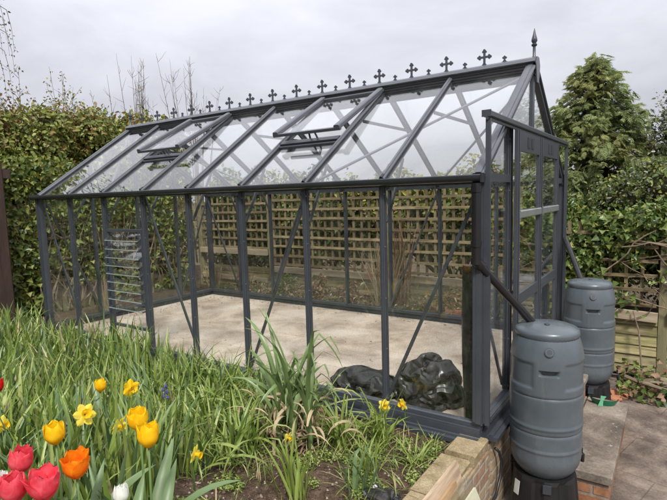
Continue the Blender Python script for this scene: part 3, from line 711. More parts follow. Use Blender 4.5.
# ------------------------------------------------------------------ walls and steps
m = MB(); m.box((-.16, .06, PATIO), (.062, W + .02, -.106)); tag(m.build('brick_base_wall', MT['brick'], loc=(0, 0, PATIO)), 'low yellow and red brick wall carrying the greenhouse gable above the patio', 'wall')
m = MB(); m.box((-.125, -5, PATIO), (.055, .057, -.135)); m.box((.055, -1.2, PATIO), (.066, -.02, -.15))
rw = tag(m.build('retaining_wall', MT['brick'], loc=(0, 0, PATIO)), 'brick retaining wall with concrete coping between the flower bed and the patio', 'wall')
for i, (ya, yb, xo, zo) in enumerate(((-.262, -.02, .012, -.072), (-.68, -.268, -.012, -.098), (-1.10, -.686, -.005, -.100), (-1.52, -1.106, 0, -.1), (-1.94, -1.526, 0, -.1), (-2.36, -1.946, .004, -.1))):
    m = MB(); x0, x1, z0 = -.118 + xo, .050 + xo, -.134
    vv = []
    m.prism([(x0, 0), (x1, 0), (x1 + .004, zo - z0 - .008), (x1 - .006, zo - z0), (x0 + .006, zo - z0), (x0 - .003, zo - z0 - .01)], (0, (ya + yb) / 2, z0), (1, 0, 0), (0, 0, 1), yb - ya); m.build('coping_slab', MT['coping'], rw)
st = thing('garden_steps', 'two brick steps with worn concrete treads leading up to the greenhouse doors', 'steps', (.36, 1.15, PATIO))
m = MB(); m.box((.066, .52, PATIO), (.645, 1.785, -.452)); m.build('brick_riser', MT['redbrick'], st)
m = MB(); m.bar((.512, .50, -.425), (.512, 1.80, -.425), .305, .050, (0, 0, 1), .008); m.bar((.21, .50, -.427), (.21, 1.80, -.427), .29, .05); m.build('tread', MT['tread'], st)
m = MB(); m.box((.068, .54, -.40), (.345, 1.765, -.252)); m.build('brick_riser', MT['redbrick'], st)
m = MB(); m.bar((.212, .52, -.225), (.212, 1.785, -.225), .30, .050, (0, 0, 1), .008); m.build('tread', MT['tread'], st)

# sheets leaning on the retaining wall
def sheet(name, label, cat, xt, zt, ya, yb, xb, th, mat, extra=0):
    a = np.array([xt, ya, zt]); b = np.array([xb, ya, PATIO + .002]); d = np.array([0, yb - ya, 0.]); n = np.cross(b - a, d); n /= np.linalg.norm(n); s = d * 0 + np.array([0, extra, 0])
    c = [a, a + d, b + d, b + s]; v = [p - n * th / 2 for p in c] + [p + n * th / 2 for p in c]
    f = [(3, 2, 1, 0), (4, 5, 6, 7)] + [(i, (i + 1) % 4, 4 + (i + 1) % 4, 4 + i) for i in range(4)]
    return tag(link(name, v, f, mat, loc=(xt, ya, PATIO)), label, cat)
sheet('wood_offcut', 'pinkish pale board leaning on the wall top, behind the other boards', 'board', .085, .075, -.60, -1.5, .24, .018, MT['palewood'])
sheet('wood_offcut', 'tan board leaning in front of the pinkish pale board', 'board', .115, .03, -.70, -1.5, .27, .016, MT['tanwood'])
sheet('glass_sheet', 'clear spare glass sheet with a dark edge leaning on the boards', 'glass sheet', .150, .035, -.60, -1.3, .33, .005, MT['louvreglass'], .06)
sheet('packing_sheet', 'pale greenish packing sheet leaning nearest the patio', 'sheet', .19, -.01, -.64, -1.2, .38, .010, MT['palesheet'], .12)
# hose on the brick face
pts = [(.078, .075, -.17), (.092, .105, -.20), (.10, .13, -.27), (.10, .11, -.36), (.10, .02, -.43), (.10, -.12, -.455), (.11, -.30, -.53), (.14, -.5, -.60)]
m = MB(); m.tube(pts, .0085, 8); tag(m.build('hose', MT['black'], smooth=True), 'thin black hose curling down the brick wall', 'hose')

# green tray on the lower step
t = thing('green_tray', 'broken green plastic tray with a paler green tag on the lower step', 'tray', (.49, 1.71, -.40))
def trayf(u, v):
    a = R(-178 + 190 * v); r = .075 + .024 * u; return (.49 + r * 1.12 * math.cos(a), 1.715 + r * .85 * math.sin(a), -.398 + .048 * u)
v1, f1 = grid(trayf, 3, 24); v2, f2 = grid(lambda u, v: tuple(np.array(trayf(u, v)) * np.array([1, 1, 1]) + np.array([(.49 - trayf(u, v)[0]) * .05, (1.715 - trayf(u, v)[1]) * .05, .001])), 3, 24)
m = MB(); m.add(v1, f1); m.add(v2, [q[::-1] for q in f2]); m.prism([(-.07, -.02)] + [(.075 * 1.12 * math.cos(R(a)), .075 * .85 * math.sin(R(a))) for a in range(-178, 14, 12)], (.49, 1.715, -.396), (1, 0, 0), (0, 1, 0), .003); m.build('tray', MT['green'], t)
m = MB(); m.prism([(-.02, 0), (.02, 0), (.013, .03), (.012, .06), (.024, .085), (-.018, .09), (-.012, .05)], (.475, 1.628, -.398), (.94, .34, 0), (.2, .1, .97), .006); m.build('plant_tag', MT['palegreen'], t)

# ------------------------------------------------------------------ bags
def crumple(name, label, c, r, seed, excess=1.35, sub=5, cat='bag', steps=320, inner=.70):
    """a thin plastic skin, larger than the space it is squeezed into, relaxed until it buckles into folds"""
    import bmesh
    bm = bmesh.new(); bmesh.ops.create_icosphere(bm, subdivisions=sub, radius=1); bm.verts.ensure_lookup_table()
    g = np.random.default_rng(seed); X = np.array([q.co[:] for q in bm.verts]); F_ = [tuple(x.index for x in q.verts) for q in bm.faces]
    E = np.array([[q.verts[0].index, q.verts[1].index] for q in bm.edges])
    Bp = []
    for q in bm.edges:
        o = [x.index for fc in q.link_faces for x in fc.verts if x not in q.verts]
        if len(o) == 2: Bp.append(o)
    Bp = np.array(Bp); bm.free()
    R_ = np.array(r) * excess; rest = X * R_                       # the uncrumpled skin
    le = np.linalg.norm(rest[E[:, 0]] - rest[E[:, 1]], axis=1); lb = np.linalg.norm(rest[Bp[:, 0]] - rest[Bp[:, 1]], axis=1)
    lump = 1 + .16 * wob(X, 1.6, seed) + .06 * wob(X, 4.2, seed + 1)
    P = X * np.array(r) * lump[:, None] + g.normal(size=X.shape) * .004 + .03 * np.stack([wob(X, 4, seed + k) for k in (3, 5, 8)], 1) * np.array(r)
    n = len(P)
    def proj(P, pr, l, k):
        d = P[pr[:, 1]] - P[pr[:, 0]]; L_ = np.linalg.norm(d, axis=1) + 1e-9; cor = d * (.5 * (1 - l / L_))[:, None] * k
        o = np.stack([np.bincount(pr[:, 0], cor[:, i], n) - np.bincount(pr[:, 1], cor[:, i], n) for i in range(3)], 1)
        cnt = np.bincount(pr.ravel(), minlength=n)[:, None]
        return P + o / np.maximum(cnt, 1) * 1.6
    zf = -r[2] * .45
    for it in range(steps):
        P = proj(P, E, le, 1.0); P = proj(P, Bp, lb, .9)
        P[:, 2] -= .0002
        q = P / (np.array(r) * lump[:, None]); m_ = np.linalg.norm(q, axis=1); out = m_ > 1
        P[out] /= m_[out, None]; low = m_ < inner; P[low] *= (inner / np.maximum(m_[low], .05))[:, None]   # filled inside
        P[:, 2] = np.maximum(P[:, 2], zf)
    return tag(link(name, P + np.array(c), F_, MT['bag'], smooth=R(32), loc=(c[0], c[1], c[2] + zf)), label, cat)
crumple('plastic_bag', 'big crumpled black plastic bag standing up on the greenhouse floor', (-.47, .36, .030), (.245, .20, .245), 5, 1.30, inner=.60)
crumple('plastic_bag', 'flattened black plastic sheet lying low behind the second front post', (-.96, .34, -.025), (.31, .21, .120), 8, 1.30, inner=.66)
crumple('plastic_bag', 'small dark plastic bag on the soil by the wall', (-.22, -.80, -.10), (.10, .09, .06), 14, 1.30, 4, inner=.5)
# roll of black sheeting in the corner
v = []; f = []; n = 14
for i, z in enumerate(np.linspace(-.078, .93, 15)):
    for k in range(n):
        a = 2 * math.pi * k / n; rr = (.022 + .018 * min(1, (z + .1) / .45)) * (1 + .12 * math.sin(3 * a + z * 5) + .08 * mnoise.noise(Vector((a * 2, z * 6, 0))))
        v.append((-.105 + .012 * z + rr * math.cos(a), .115 + rr * math.sin(a), z))
for i in range(14):
    for k in range(n): f.append((i * n + k, i * n + (k + 1) % n, (i + 1) * n + (k + 1) % n, (i + 1) * n + k))
f += [tuple(range(n - 1, -1, -1)), tuple(14 * n + k for k in range(n))]
tag(link('sheeting_roll', v, f, MT['bag'], smooth=R(35), loc=(-.1, .115, -.08)), 'upright roll of black plastic sheeting in the near corner of the greenhouse', 'plastic roll')

# ------------------------------------------------------------------ fences
def lattice(parent, x0, x1, y, z0, z1, step=.145, sx=.125, g=None, name='lattice_panel'):
    g = g or random; m = MB()
    z = z0 + .02
    while z < z1:
        m.bar((x0, y - .014, z + g.uniform(-.008, .008)), (x1, y - .014, z + g.uniform(-.008, .008)), .016, .034); z += step
    a = m.build(name, MT['lattice'], parent)
    m = MB(); x = x0 + .02
    while x < x1:
        m.bar((x + g.uniform(-.008, .008), y + .004, z0 - .01), (x + g.uniform(-.008, .008), y + .004, z1), .032, .016, (0, 1, 0)); x += sx
    m.build('lattice_uprights', MT['latticev'], a)
    return a
YF = 3.22
rf = thing('trellis_fence', 'long weathered trellis fence above mossy boards, behind the greenhouse', 'fence', (-3, YF, -.2))
lattice(rf, -5.98, -4.46, YF, .55, 1.62, name='lattice_panel'); lattice(rf, -4.36, -2.36, YF, .30, 1.56); lattice(rf, -2.26, -.65, YF, .30, 1.52); lattice(rf, -.55, -.02, YF, .30, 1.02)
for x, zp in ((-6.05, 1.66), (-4.41, 1.62), (-2.31, 1.56), (-.60, 1.50)):
    m = MB(); m.bar((x, YF + .03, -.3), (x, YF + .03, zp), .09, .09, (0, 1, 0), .006); m.build('fence_post', MT['post'], rf)
for xa, xb, z, h in ((-6.0, -4.46, .50, .09), (-4.36, -2.36, .245, .09), (-2.26, -.08, .25, .09), (-6.0, -4.46, .05, .07), (-4.36, -2.36, .00, .05)):
    m = MB(); m.bar((xa, YF - .045, z), (xb, YF - .045, z), .05, h); m.build('fence_rail', MT['rail'], rf)
for xa, xb in ((-6.0, -4.46), (-4.36, -2.36), (-2.26, -.08)):
    m = MB(); z = -.30
    while z < .19:
        m.bar((xa, YF - .012 + random.uniform(-.016, .016), z + .055), (xb, YF - .012 + random.uniform(-.016, .016), z + .055 + random.uniform(-.010, .010)), .03, random.uniform(.078, .100), (0, 0, 1)); z += .110
    m.build('gravel_boards', MT['board'], rf)
rr_ = thing('trellis_fence', 'lower trellis fence half buried in ivy, to the right of the farther water butt', 'fence', (1, YF, -.6))
lattice(rr_, .05, .80, YF - .02, .14, 1.02, .150, .15); lattice(rr_, .92, 2.6, YF - .02, .14, 1.0, .150, .15)
for x in (.86, 2.68): m = MB(); m.bar((x, YF + .02, -.62), (x, YF + .02, 1.02), .085, .085, (0, 1, 0), .005); m.build('fence_post', MT['post'], rr_)
for xa, xb in ((.03, .815), (.905, 2.63)):
    m = MB(); m.bar((xa, YF - .05, .062), (xb, YF - .05, .035), .035, .105, (0, 0, 1), .004); m.build('fence_rail', MT['rail'], rr_)
    m = MB(); z = -.60
    while z < -.04:
        m.add(*[[(xa, YF - .022, z), (xb, YF - .022, z + random.uniform(-.006, .006)), (xb, YF - .004, z + .125), (xa, YF - .004, z + .125), (xa, YF - .010, z), (xb, YF - .010, z), (xb, YF + .006, z + .125), (xa, YF + .006, z + .125)], [(0, 1, 2, 3), (7, 6, 5, 4), (0, 4, 5, 1), (3, 2, 6, 7), (0, 3, 7, 4), (1, 5, 6, 2)]]); z += .108
    m.build('lap_boards', MT['board'], rr_)
    m = MB(); m.bar(((xa + xb) / 2, YF - .03, -.6), ((xa + xb) / 2, YF - .03, -.0), .035, .016, (0, 1, 0)); m.build('batten', MT['latticev'], rr_)
# left fence: low trellis with ivy, turned along Y
lf = thing('trellis_fence', 'overgrown trellis fence along the far left end of the greenhouse', 'fence', (-6.2, 1.7, -.2))
XF = -6.2; m = MB(); z = .30
while z < 1.9: m.bar((XF + .014, .05, z), (XF + .014, 3.1, z + random.uniform(-.01, .01)), .016, .034); z += .15
lat = m.build('lattice_panel', MT['lattice'], lf); m = MB(); y = .08
while y < 3.1: m.bar((XF, y, .25), (XF + random.uniform(-.01, .01), y, 1.9), .032, .014, (1, 0, 0)); y += .135
m.build('lattice_uprights', MT['latticev'], lat)
for y in (.0, 1.55): m = MB(); m.bar((XF - .03, y, -.25), (XF - .03, y, 1.95), .09, .09, (1, 0, 0), .006); m.build('fence_post', MT['post'], lf)
m = MB(); y = .06
while y < 3.05: m.bar((XF + .006, y, -.16), (XF + random.uniform(-.01, .01), y + random.uniform(-.01, .01), .14 + random.uniform(-.03, .05)), .075, .022, (1, 0, 0)); y += .095
m.build('edging_pales', MT['post'], lf)
m = MB(); m.bar((-5.9, -.08, -.2), (-5.9, -.08, 1.9), .18, .18, (0, 1, 0), .012); pg = m.build('timber_post', MT['redpost']); tag(pg, 'dark red brown timber post at the far left in front of the hedge', 'post')
m = MB(); m.bar((-5.86, -1.6, 1.752), (-5.86, .10, 1.752), .06, .11); m.build('cross_beam', MT['redpost'], pg)

# ------------------------------------------------------------------ hedges, shrubs and trees
def plant(name, label, cat, loc, group=None): return thing(name, label, cat, loc, group)
# big mixed hedge at the left
hb = []
g = np.random.default_rng(5)
for y in np.arange(-3.6, 3.25, .62):
    for z, rz in ((.5, .75), (1.35, .75), (2.15, .65)):
        hb.append((-7.35 + g.uniform(-.18, .18), y + g.uniform(-.15, .15), z + g.uniform(-.1, .1), .72 + g.uniform(-.08, .12), .58, rz + g.uniform(-.05, .12)))
hd = plant('hedge', 'tall leafy hedge with reddish young growth on top, left of the greenhouse', 'hedge', (-7.3, .5, -.2))
for i in range(14): hb.append((-7.2 + g.uniform(-.2, .2), g.uniform(-3.2, 3.2), g.uniform(2.55, 2.85), .38, g.uniform(.25, .42), g.uniform(.18, .34)))
for i in range(34): hb.append((-6.92 + g.uniform(-.12, .1), g.uniform(-3.4, 2.9), g.uniform(.9, 2.55), .34, g.uniform(.26, .45), g.uniform(.24, .4)))
core_blob('shade_hull', hb, .55, hd, MT['core'])
leaf_cloud('foliage', hb, 165000, .070, [MT['hedge'], MT['hedgered']], hd, 11, lambda P, g: (g.random(len(P)) < np.clip((P[:, 2] - 1.7 + .9 * wob(P, 2.5, 3)) * .26, (.02), .42)), .17, .6, keep=lambda P, g: (P[:, 0] > -7.75) | (P[:, 2] > 2.2))
# stray top sprays
m = MB(); g = np.random.default_rng(9); tips = []
for i in range(60):
    y = g.uniform(-1.2, 3.3); p = np.array([-7.2 + g.uniform(-.3, .3), y, 2.5]); q = p + [g.uniform(-.1, .1), g.uniform(-.18, .18), g.uniform(.18, .42)]
    m.tube([p, (p + q) / 2 + g.normal(size=3) * .02, q], [.008, .006, .003], 5)
    for s in np.linspace(.35, 1, 9): tips.append(p + (q - p) * s)
tag(m.build('shoots', MT['twig'], hd), kind='stuff')
T = np.array(tips); v, f = leaf_mesh(T, g.normal(size=T.shape) + [0, 0, .2], g.normal(size=T.shape) + [0, 0, 1.], g.uniform(.04, .08, len(T)), g.uniform(.02, .045, len(T))); link('shoot_leaves', v, f, MT['hedgered'], hd)
bk = []
for x_ in np.arange(-17, 1.5, 1.5): bk.append((x_ + g.uniform(-.2, .2), -8.3 + g.uniform(-.3, .3), 1.1, 1.05, .8, 1.5)); bk.append((x_ + .7, -8.5 + g.uniform(-.3, .3), 2.9, 1.1, .8, 1.3 + g.uniform(-.3, .5)))
bh = plant('hedge', 'tall hedge behind the photographer, seen only as a reflection in the front glass', 'hedge', (-8, -8.4, -.6))
core_blob('shade_hull', bk, .8, bh, MT['core']); leaf_cloud('foliage', bk, 26000, .16, MT['hedge'], bh, 19, None, .2)
# ivy creeping on the left fence and post
iv = plant('ivy', 'thin ivy and bare stems clinging to the left trellis fence', 'ivy', (-6.1, 1.5, -.1))
n = 9000; g = np.random.default_rng(21); P = np.stack([-6.12 + g.normal(size=n) * .05, g.uniform(-.25, 3.1, n), g.uniform(-.05, 2.0, n)], 1)
k = wob(P, 2.2, 4) + .55 * (P[:, 1] < .5) + .5 * (P[:, 2] > 1.0) > g.uniform(-.1, .55, n); P = P[k]
v, f = leaf_quads(P, g.normal(size=P.shape) + [.2, 0, -.6], g.normal(size=P.shape) * .5 + [1., -.3, .3], g.uniform(.045, .095, len(P)), g.uniform(.04, .08, len(P)), lobed=True); link('leaves', v, f, [MT['hedge'], MT['ivy']], iv, midx=np.repeat((g.random(len(P)) < .35).astype(int), 2))
m = MB()
for i in range(46):
    p = np.array([-6.12, g.uniform(-.2, 3.0), -.1]); pts = [p]
    for s in range(7): p = p + [g.normal() * .015, g.normal() * .11, g.uniform(.12, .34)]; pts.append(p)
    m.tube(pts, [.011 - .001 * s for s in range(8)], 5)
m.build('stems', MT['cutwood'], iv)
# yellow-green shrub behind the far end
def shrub(name, label, cat, blobs, n, size, mats, seed, base, share=None, core=.72, **kw):
    t = plant(name, label, cat, base)
    core_blob('shade_hull', blobs, core, t, MT['core'])
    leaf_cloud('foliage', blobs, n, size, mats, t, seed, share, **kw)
    m = MB(); g = np.random.default_rng(seed)
    for x, y, z, a, b, c in blobs: m.tube([(base[0] + g.uniform(-.1, .1), base[1] + g.uniform(-.1, .1), base[2]), ((base[0] + x) / 2, (base[1] + y) / 2, (base[2] + z) / 2 + .1), (x, y, z)], [.035, .025, .012], 6)
    m.build('trunk', MT['bark'], t)
    return t
shrub('shrub', 'yellow green shrub rising behind the far left end of the greenhouse', 'shrub', [(-7.7, 3.35, 2.62, .40, .36, .38), (-7.6, 3.85, 2.68, .34, .30, .30), (-7.6, 3.2, 2.0, .45, .3, .5)], 4200, .075, [MT['yellow'], MT['hedge']], 31, (-7.5, 3.4, -.1), lambda P, g: g.random(len(P)) < .35)
rb_ = []
g = np.random.default_rng(13)
for x in np.arange(-6.3, -3.0, .55): rb_.append((x + g.uniform(-.1, .1), 3.85 + g.uniform(-.1, .2), .9, .5, .42, .85 + g.uniform(-.12, .18)))
shrub('hedge', 'dark evergreen hedge seen through the left part of the rear trellis', 'hedge', rb_, 15000, .075, [MT['ivy'], MT['hedgered']], 33, (-4.6, 3.9, -.1), lambda P, g: g.random(len(P)) < .12)
yb_ = []
for x in np.arange(-3.2, -.75, .50): yb_.append((x + g.uniform(-.1, .1), 3.85 + g.uniform(-.1, .15), 1.02, .46, .40, .72 + g.uniform(-.14, .18)))
shrub('hedge', 'golden green hedge seen through the right part of the rear trellis', 'hedge', yb_, 15000, .07, [MT['yellow'], MT['ivy'], MT['rust']], 37, (-1.5, 3.9, -.1), lambda P, g: np.where(g.random(len(P)) < np.clip(.85 - .75 * (P[:, 2] - .6), .2, .95), np.where(g.random(len(P)) < .25, 2, 1), 0))
# ivy mass over the right fence
ib = [(-.35, 3.45, .95, .40, .26, .45), (.10, 3.28, .62, .30, .22, .42), (.02, 3.2, .1, .20, .22, .40), (.10, 3.12, -.30, .22, .20, .32), (.48, 3.34, .86, .42, .22, .30), (1.0, 3.42, .98, .45, .26, .30), (1.55, 3.42, .95, .5, .26, .34), (2.2, 3.42, .9, .5, .26, .40)]
ivr = plant('ivy', 'glossy ivy mass tumbling over the right trellis fence', 'ivy', (.8, 3.3, -.6))
leaf_cloud('leaves', ib, 26000, .050, [MT['ivy'], MT['hedge']], ivr, 41, lambda P, g: g.random(len(P)) < .30, .3, .85, .7, .16, lobed=True)
core_blob('shade_hull', ib, .62, ivr, MT['core'])
n = 1500; g = np.random.default_rng(43); P = np.stack([g.uniform(.1, 2.4, n), 3.15 + g.normal(size=n) * .05, g.uniform(.05, 1.1, n)], 1); P = P[(wob(P, 4, 1) > .12) | (P[:, 2] > .9)]
v, f = leaf_quads(P, g.normal(size=P.shape) + [0, -.2, -.6], g.normal(size=P.shape) * .5 + [.1, -1., .4], g.uniform(.035, .085, len(P)), g.uniform(.035, .075, len(P)), lobed=True); link('trailing_leaves', v, f, MT['ivy'], ivr)
m = MB()
for i in range(26):
    p = np.array([g.uniform(.25, 1.5), 3.14 + g.normal() * .02, g.uniform(.2, 1.15)]); pts = [p]; a = g.uniform(-.9, .5)
    for s in range(6): a += g.normal() * .35; p = p + np.array([math.cos(a) * .13, g.normal() * .02, math.sin(a) * .11]); pts.append(p)
    m.tube(pts, [g.uniform(.004, .008)] * 6 + [.003], 6)
m.tube([(.40, 3.13, .78), (.62, 3.10, .83), (.85, 3.08, .80), (1.15, 3.1, .80), (1.5, 3.1, .74)], [.006, .010, .012, .013, .014], 7)
m.tube([(.72, 3.12, .82), (.85, 3.1, .62), (.96, 3.1, .50), (1.2, 3.08, .42)], [.005, .008, .009, .010], 7)
m.build('stems', MT['cutwood'], ivr)
# twiggy bright bush above the right fence
shrub('shrub', 'loose bright green shrub above the right trellis fence', 'shrub', [(.85, 4.1, 1.30, .50, .42, .42), (1.5, 4.1, 1.4, .55, .45, .45), (2.2, 4.1, 1.4, .6, .45, .5), (.35, 4.2, 1.2, .4, .35, .35), (1.0, 4.2, .6, .9, .4, .6)], 17000, .048, [MT['hedge'], MT['ivy'], MT['dark']], 47, (1.1, 4.2, -.3), lambda P, g: g.integers(0, 3, len(P)), core=.55, depth=.32, bump=.2)
shrub('shrub', 'dark grey green evergreen shrub at the right edge of the photo', 'shrub', [(.95, 5.6, 2.0, .38, .4, .62), (1.45, 5.7, 2.1, .5, .5, .75), (2.1, 5.7, 2.1, .6, .5, .8), (1.2, 5.6, 1.2, .6, .5, .8), (2.0, 5.7, 1.2, .7, .5, .8), (.78, 5.5, 1.5, .3, .35, .5), (1.0, 5.6, 2.35, .26, .3, .34), (1.35, 5.65, 2.6, .3, .3, .36)], 36000, .045, [MT['dark'], MT['ivy']], 51, (1.3, 5.7, -.3), lambda P, g: g.random(len(P)) < .18, core=.5, depth=.34, bump=.22)
# conifer with feathery sprays
def conifer(x, y, z0, ztop, rmax, nspray, seed):
    t = plant('conifer_tree', 'tall soft green conifer with a nodding top, behind the right fence', 'tree', (x, y, z0))
    m = MB(); hgt = ztop - z0
    m.tube([(x, y, z0), (x + .02, y, z0 + hgt * .35), (x - .01, y, z0 + hgt * .7), (x + .02, y, ztop - .12), (x + .07, y, ztop - .02)], [.10, .075, .04, .012, .006], 8)
    g = np.random.default_rng(seed)
    P0 = []; A0 = []
    def rad(u): return rmax * (1 - max(0, u - .26) / .74) ** .82 * (.82 + .18 * min(1, u * 4))
    nb = 250
    for i in range(nb):
        u = 1 - (i + .5) / nb; u = u ** 1.0; az = i * 2.39996 + g.uniform(-.3, .3); rr = rad(u) * g.choice([.62, .85, 1.0, 1.0, 1.22, 1.42]) * g.uniform(.88, 1.12) + .05
        zb = z0 + .12 + u * (hgt - .2); d = np.array([math.cos(az), math.sin(az), 0.])
        p0 = np.array([x, y, zb]); p1 = p0 + d * rr * .55 + [0, 0, .30 * rr + .05]; p2 = p0 + d * rr + [0, 0, .10 * rr + .02]
        m.tube([p0, p1, p2], [.012, .008, .003], 4, False)
        ns = int(nspray / nb * (.22 + rr / rmax) * (1 if u < .75 else .75))
        for s in g.uniform(.18, 1, ns) ** .7:
            q = (1 - s) ** 2 * p0 + 2 * s * (1 - s) * p1 + s * s * p2
            P0.append(q + g.normal(size=3) * .045); A0.append(d * .75 + g.normal(size=3) * .42 + [0, 0, -.30 * s])
    m.build('trunk', MT['bark'], t)
    P0 = np.array(P0); A0 = unit(np.array(A0)); n = len(P0)
    up = unit(np.array([0, 0, 1.]) + g.normal(size=(n, 3)) * .45); S = unit(np.cross(A0, up)); up = np.cross(S, A0)
    LN = g.uniform(.07, .17, n)[:, None]; VV = []; FF = []; off = 0
    for s, side, k in [(0, 0, .6)] + [(a, b, c) for a, c in ((.10, .42), (.28, .46), (.46, .40), (.64, .30), (.80, .2)) for b in (-1, 1)]:
        base = P0 + A0 * LN * s - up * LN * .25 * s * s; ax = A0 * (1 if side == 0 else .72) + S * side * .75 - up * .18
        ln = (LN * (k + (.4 if side == 0 else 0)))[:, 0]
        v, f = leaf_mesh(base, ax, up + g.normal(size=(n, 3)) * .25, ln, ln * .26, .1, .12); VV.append(v); FF.append(f + off); off += len(v)
    link('foliage', np.concatenate(VV), np.concatenate(FF), MT['conifer'], t)
    mb = MB(); v = []; ff = []
    for i in range(13):
        u = i / 12 * .92
        for k in range(16):
            a = 2 * math.pi * k / 16; r_ = rad(u) * .27 * (1 + .35 * mnoise.noise(Vector((math.cos(a) * 2, math.sin(a) * 2, u * 7)))); v.append((x + r_ * math.cos(a), y + r_ * math.sin(a), z0 + .1 + u * hgt))
    for i in range(12):
        for k in range(16): ff.append((i * 16 + k, i * 16 + (k + 1) % 16, (i + 1) * 16 + (k + 1) % 16, (i + 1) * 16 + k))
    mb.add(v, ff); mb.build('shade_hull', MT['core'], t)
conifer(-.10, 5.4, -.2, 3.22, 1.06, 13500, 61)
# bare coppiced saplings and a thin young tree beyond the hedge
def sapling(x, y, zt, ns, spread, label, seed, leaves=0, lm=None, group=None, thick=1, name='bare_sapling'):
    t = plant(name, label, 'tree', (x, y, -.2), group); g = np.random.default_rng(seed); m = MB(); T = []
    for i in range(ns):
        d = np.array([g.normal() * spread * .5, g.normal() * spread, 0.]); top = zt * g.uniform(.78, 1.0)
        b = np.array([x, y, 0.]) + d * .25; c = np.array([x, y, 0.]) + d * .7 + [0, 0, top * .6]; e = np.array([x, y, 0.]) + d * 1.15 + [0, 0, top] + g.normal(size=3) * .05
        b[2] = -.2; m.tube([b, c, (c + e) / 2 + g.normal(size=3) * .03, e], [.016 * thick, .009 * thick, .0055 * thick, .002], 5)
        for j in range(7 if not leaves else 12):
            s = g.uniform(.15, .95); p = c + (e - c) * s; q = p + np.array([g.normal() * .14, g.normal() * .14, g.uniform(.10, .38)]) * (1.1 - s * .5)
            m.tube([p, (p + q) / 2 + g.normal(size=3) * .015, q], [.0045 * thick, .0032, .0018], 4)
            if leaves:
                for a in np.linspace(.3, 1, leaves): T.append(p + (q - p) * a + g.normal(size=3) * .03)
    m.build('stems', MT['twig'], t)
    if T:
        T = np.array(T); v, f = leaf_mesh(T, g.normal(size=T.shape) + [0, 0, -.3], g.normal(size=T.shape) + [0, 0, .6], g.uniform(.04, .08, len(T)), g.uniform(.025, .045, len(T))); link('young_leaves', v, f, lm, t)
sapling(-9.2, 4.25, 4.75, 17, .42, 'left clump of bare upright stems beyond the hedge', 71, group='bare coppiced saplings')
sapling(-9.0, 5.75, 5.0, 16, .40, 'right clump of bare upright stems rising just above the ridge cresting', 73, group='bare coppiced saplings')
sapling(-9.6, 2.85, 4.25, 7, .26, 'wispy young tree with tiny pale leaves above the hedge', 75, 4, MT['yellow'], name='young_tree')
sapling(-9.2, 1.75, 3.95, 9, .34, 'young tree with reddish new leaves at the left edge', 77, 5, MT['hedgered'], name='young_tree')
sapling(-8.6, 3.3, 3.35, 5, .30, 'dark leafy sapling tops sticking out of the hedge', 79, 6, MT['dark'], name='young_tree')

t = plant('birch_tree', 'birch with fine drooping twigs at the far top left edge of the photo', 'tree', (-8.6, .55, -.2)); m = MB(); g = np.random.default_rng(171); T = []
m.tube([(-8.6, .55, -.2), (-8.62, .57, 2.2), (-8.6, .62, 4.6), (-8.58, .66, 5.2)], [.09, .07, .035, .012], 8)
for i in range(26):
    p = np.array([-8.6, .60, g.uniform(3.6, 4.9)]); d = np.array([g.normal() * .3, g.choice([-1, 1, 1]) * g.uniform(.35, .85), 0.]); q = p + d * .6 + [0, 0, .22]; e = p + d
    m.tube([p, q, e, e + [0, .05, -.28], e + [0, .06, -.60]], [.012, .008, .005, .003, .0015], 4)
    for a in np.linspace(0, 1, 9): T.append(e + np.array([0, .05, -.6 * a]) + g.normal(size=3) * .05)
m.build('trunk', MT['twig'], t); T = np.array(T); v, f = leaf_quads(T, g.normal(size=T.shape) + [0, 0, -.8], g.normal(size=T.shape), g.uniform(.03, .06, len(T)), g.uniform(.02, .035, len(T))); link('young_leaves', v, f, MT['dark'], t)
# ------------------------------------------------------------------ heap of prunings by the right fence
m = MB(); g = np.random.default_rng(83)
for i in range(26):
    c = np.array([g.uniform(.60, 1.6), g.uniform(2.5, 3.0), PATIO + g.uniform(.02, .24)]); a = g.uniform(-.5, .9); e = g.uniform(-.25, .35); l = g.uniform(.12, .38)
    d = np.array([math.cos(a) * math.cos(e), math.sin(a) * math.cos(e) * .5, math.sin(e)]) * l; p, q = c - d, c + d; p[2] = max(p[2], PATIO + .015); q[2] = max(q[2], PATIO + .015)
    r0 = g.uniform(.008, .022); m.tube([p, c + g.normal(size=3) * .02, q], [r0, r0 * .9, r0 * .7], 7)
br = m.build('pruned_branches', MT['cutwood']); tag(br, 'heap of cut branches and ivy trimmings on the patio by the fence', 'branches')
n = 1500; P = np.stack([g.uniform(.52, 1.9, n), g.uniform(2.42, 3.08, n), PATIO + np.abs(g.normal(size=n)) * .10], 1); P = P[(wob(P, 5, 2) > -.2)]
v, f = leaf_mesh(P, g.normal(size=P.shape), g.normal(size=P.shape) * .6 + [0, -.3, 1.], g.uniform(.04, .09, len(P)), g.uniform(.03, .07, len(P))); link('trimmings', v, f, [MT['ivy'], MT['rust']], br, midx=np.repeat((g.random(len(P)) < .35).astype(int), 2))
m = MB()
for i in range(7):
    p = np.array([g.uniform(.42, .62), g.uniform(2.35, 2.8), PATIO + .004]); a = g.uniform(0, 3.1); x = np.array([math.cos(a), math.sin(a), 0.])
    m.prism([(-.06, -.03), (.04, -.04), (.07, .03), (-.03, .045)], p + [0, 0, .02], x, np.cross([0, 0, 1.], x) * .95 + np.array([0, 0, .3]), .012)
tag(m.build('broken_pots', MT['terracotta']), 'broken terracotta shards on the ground behind the farther butt', 'shards')
m = MB(); m.tube([(.70, 3.02, -.50), (.66, 3.08, -.1), (.60, 3.12, .10)], [.010, .009, .006], 6); tag(m.build('garden_cane', MT['cutwood']), 'thin pale cane leaning on the green lap fence', 'cane')

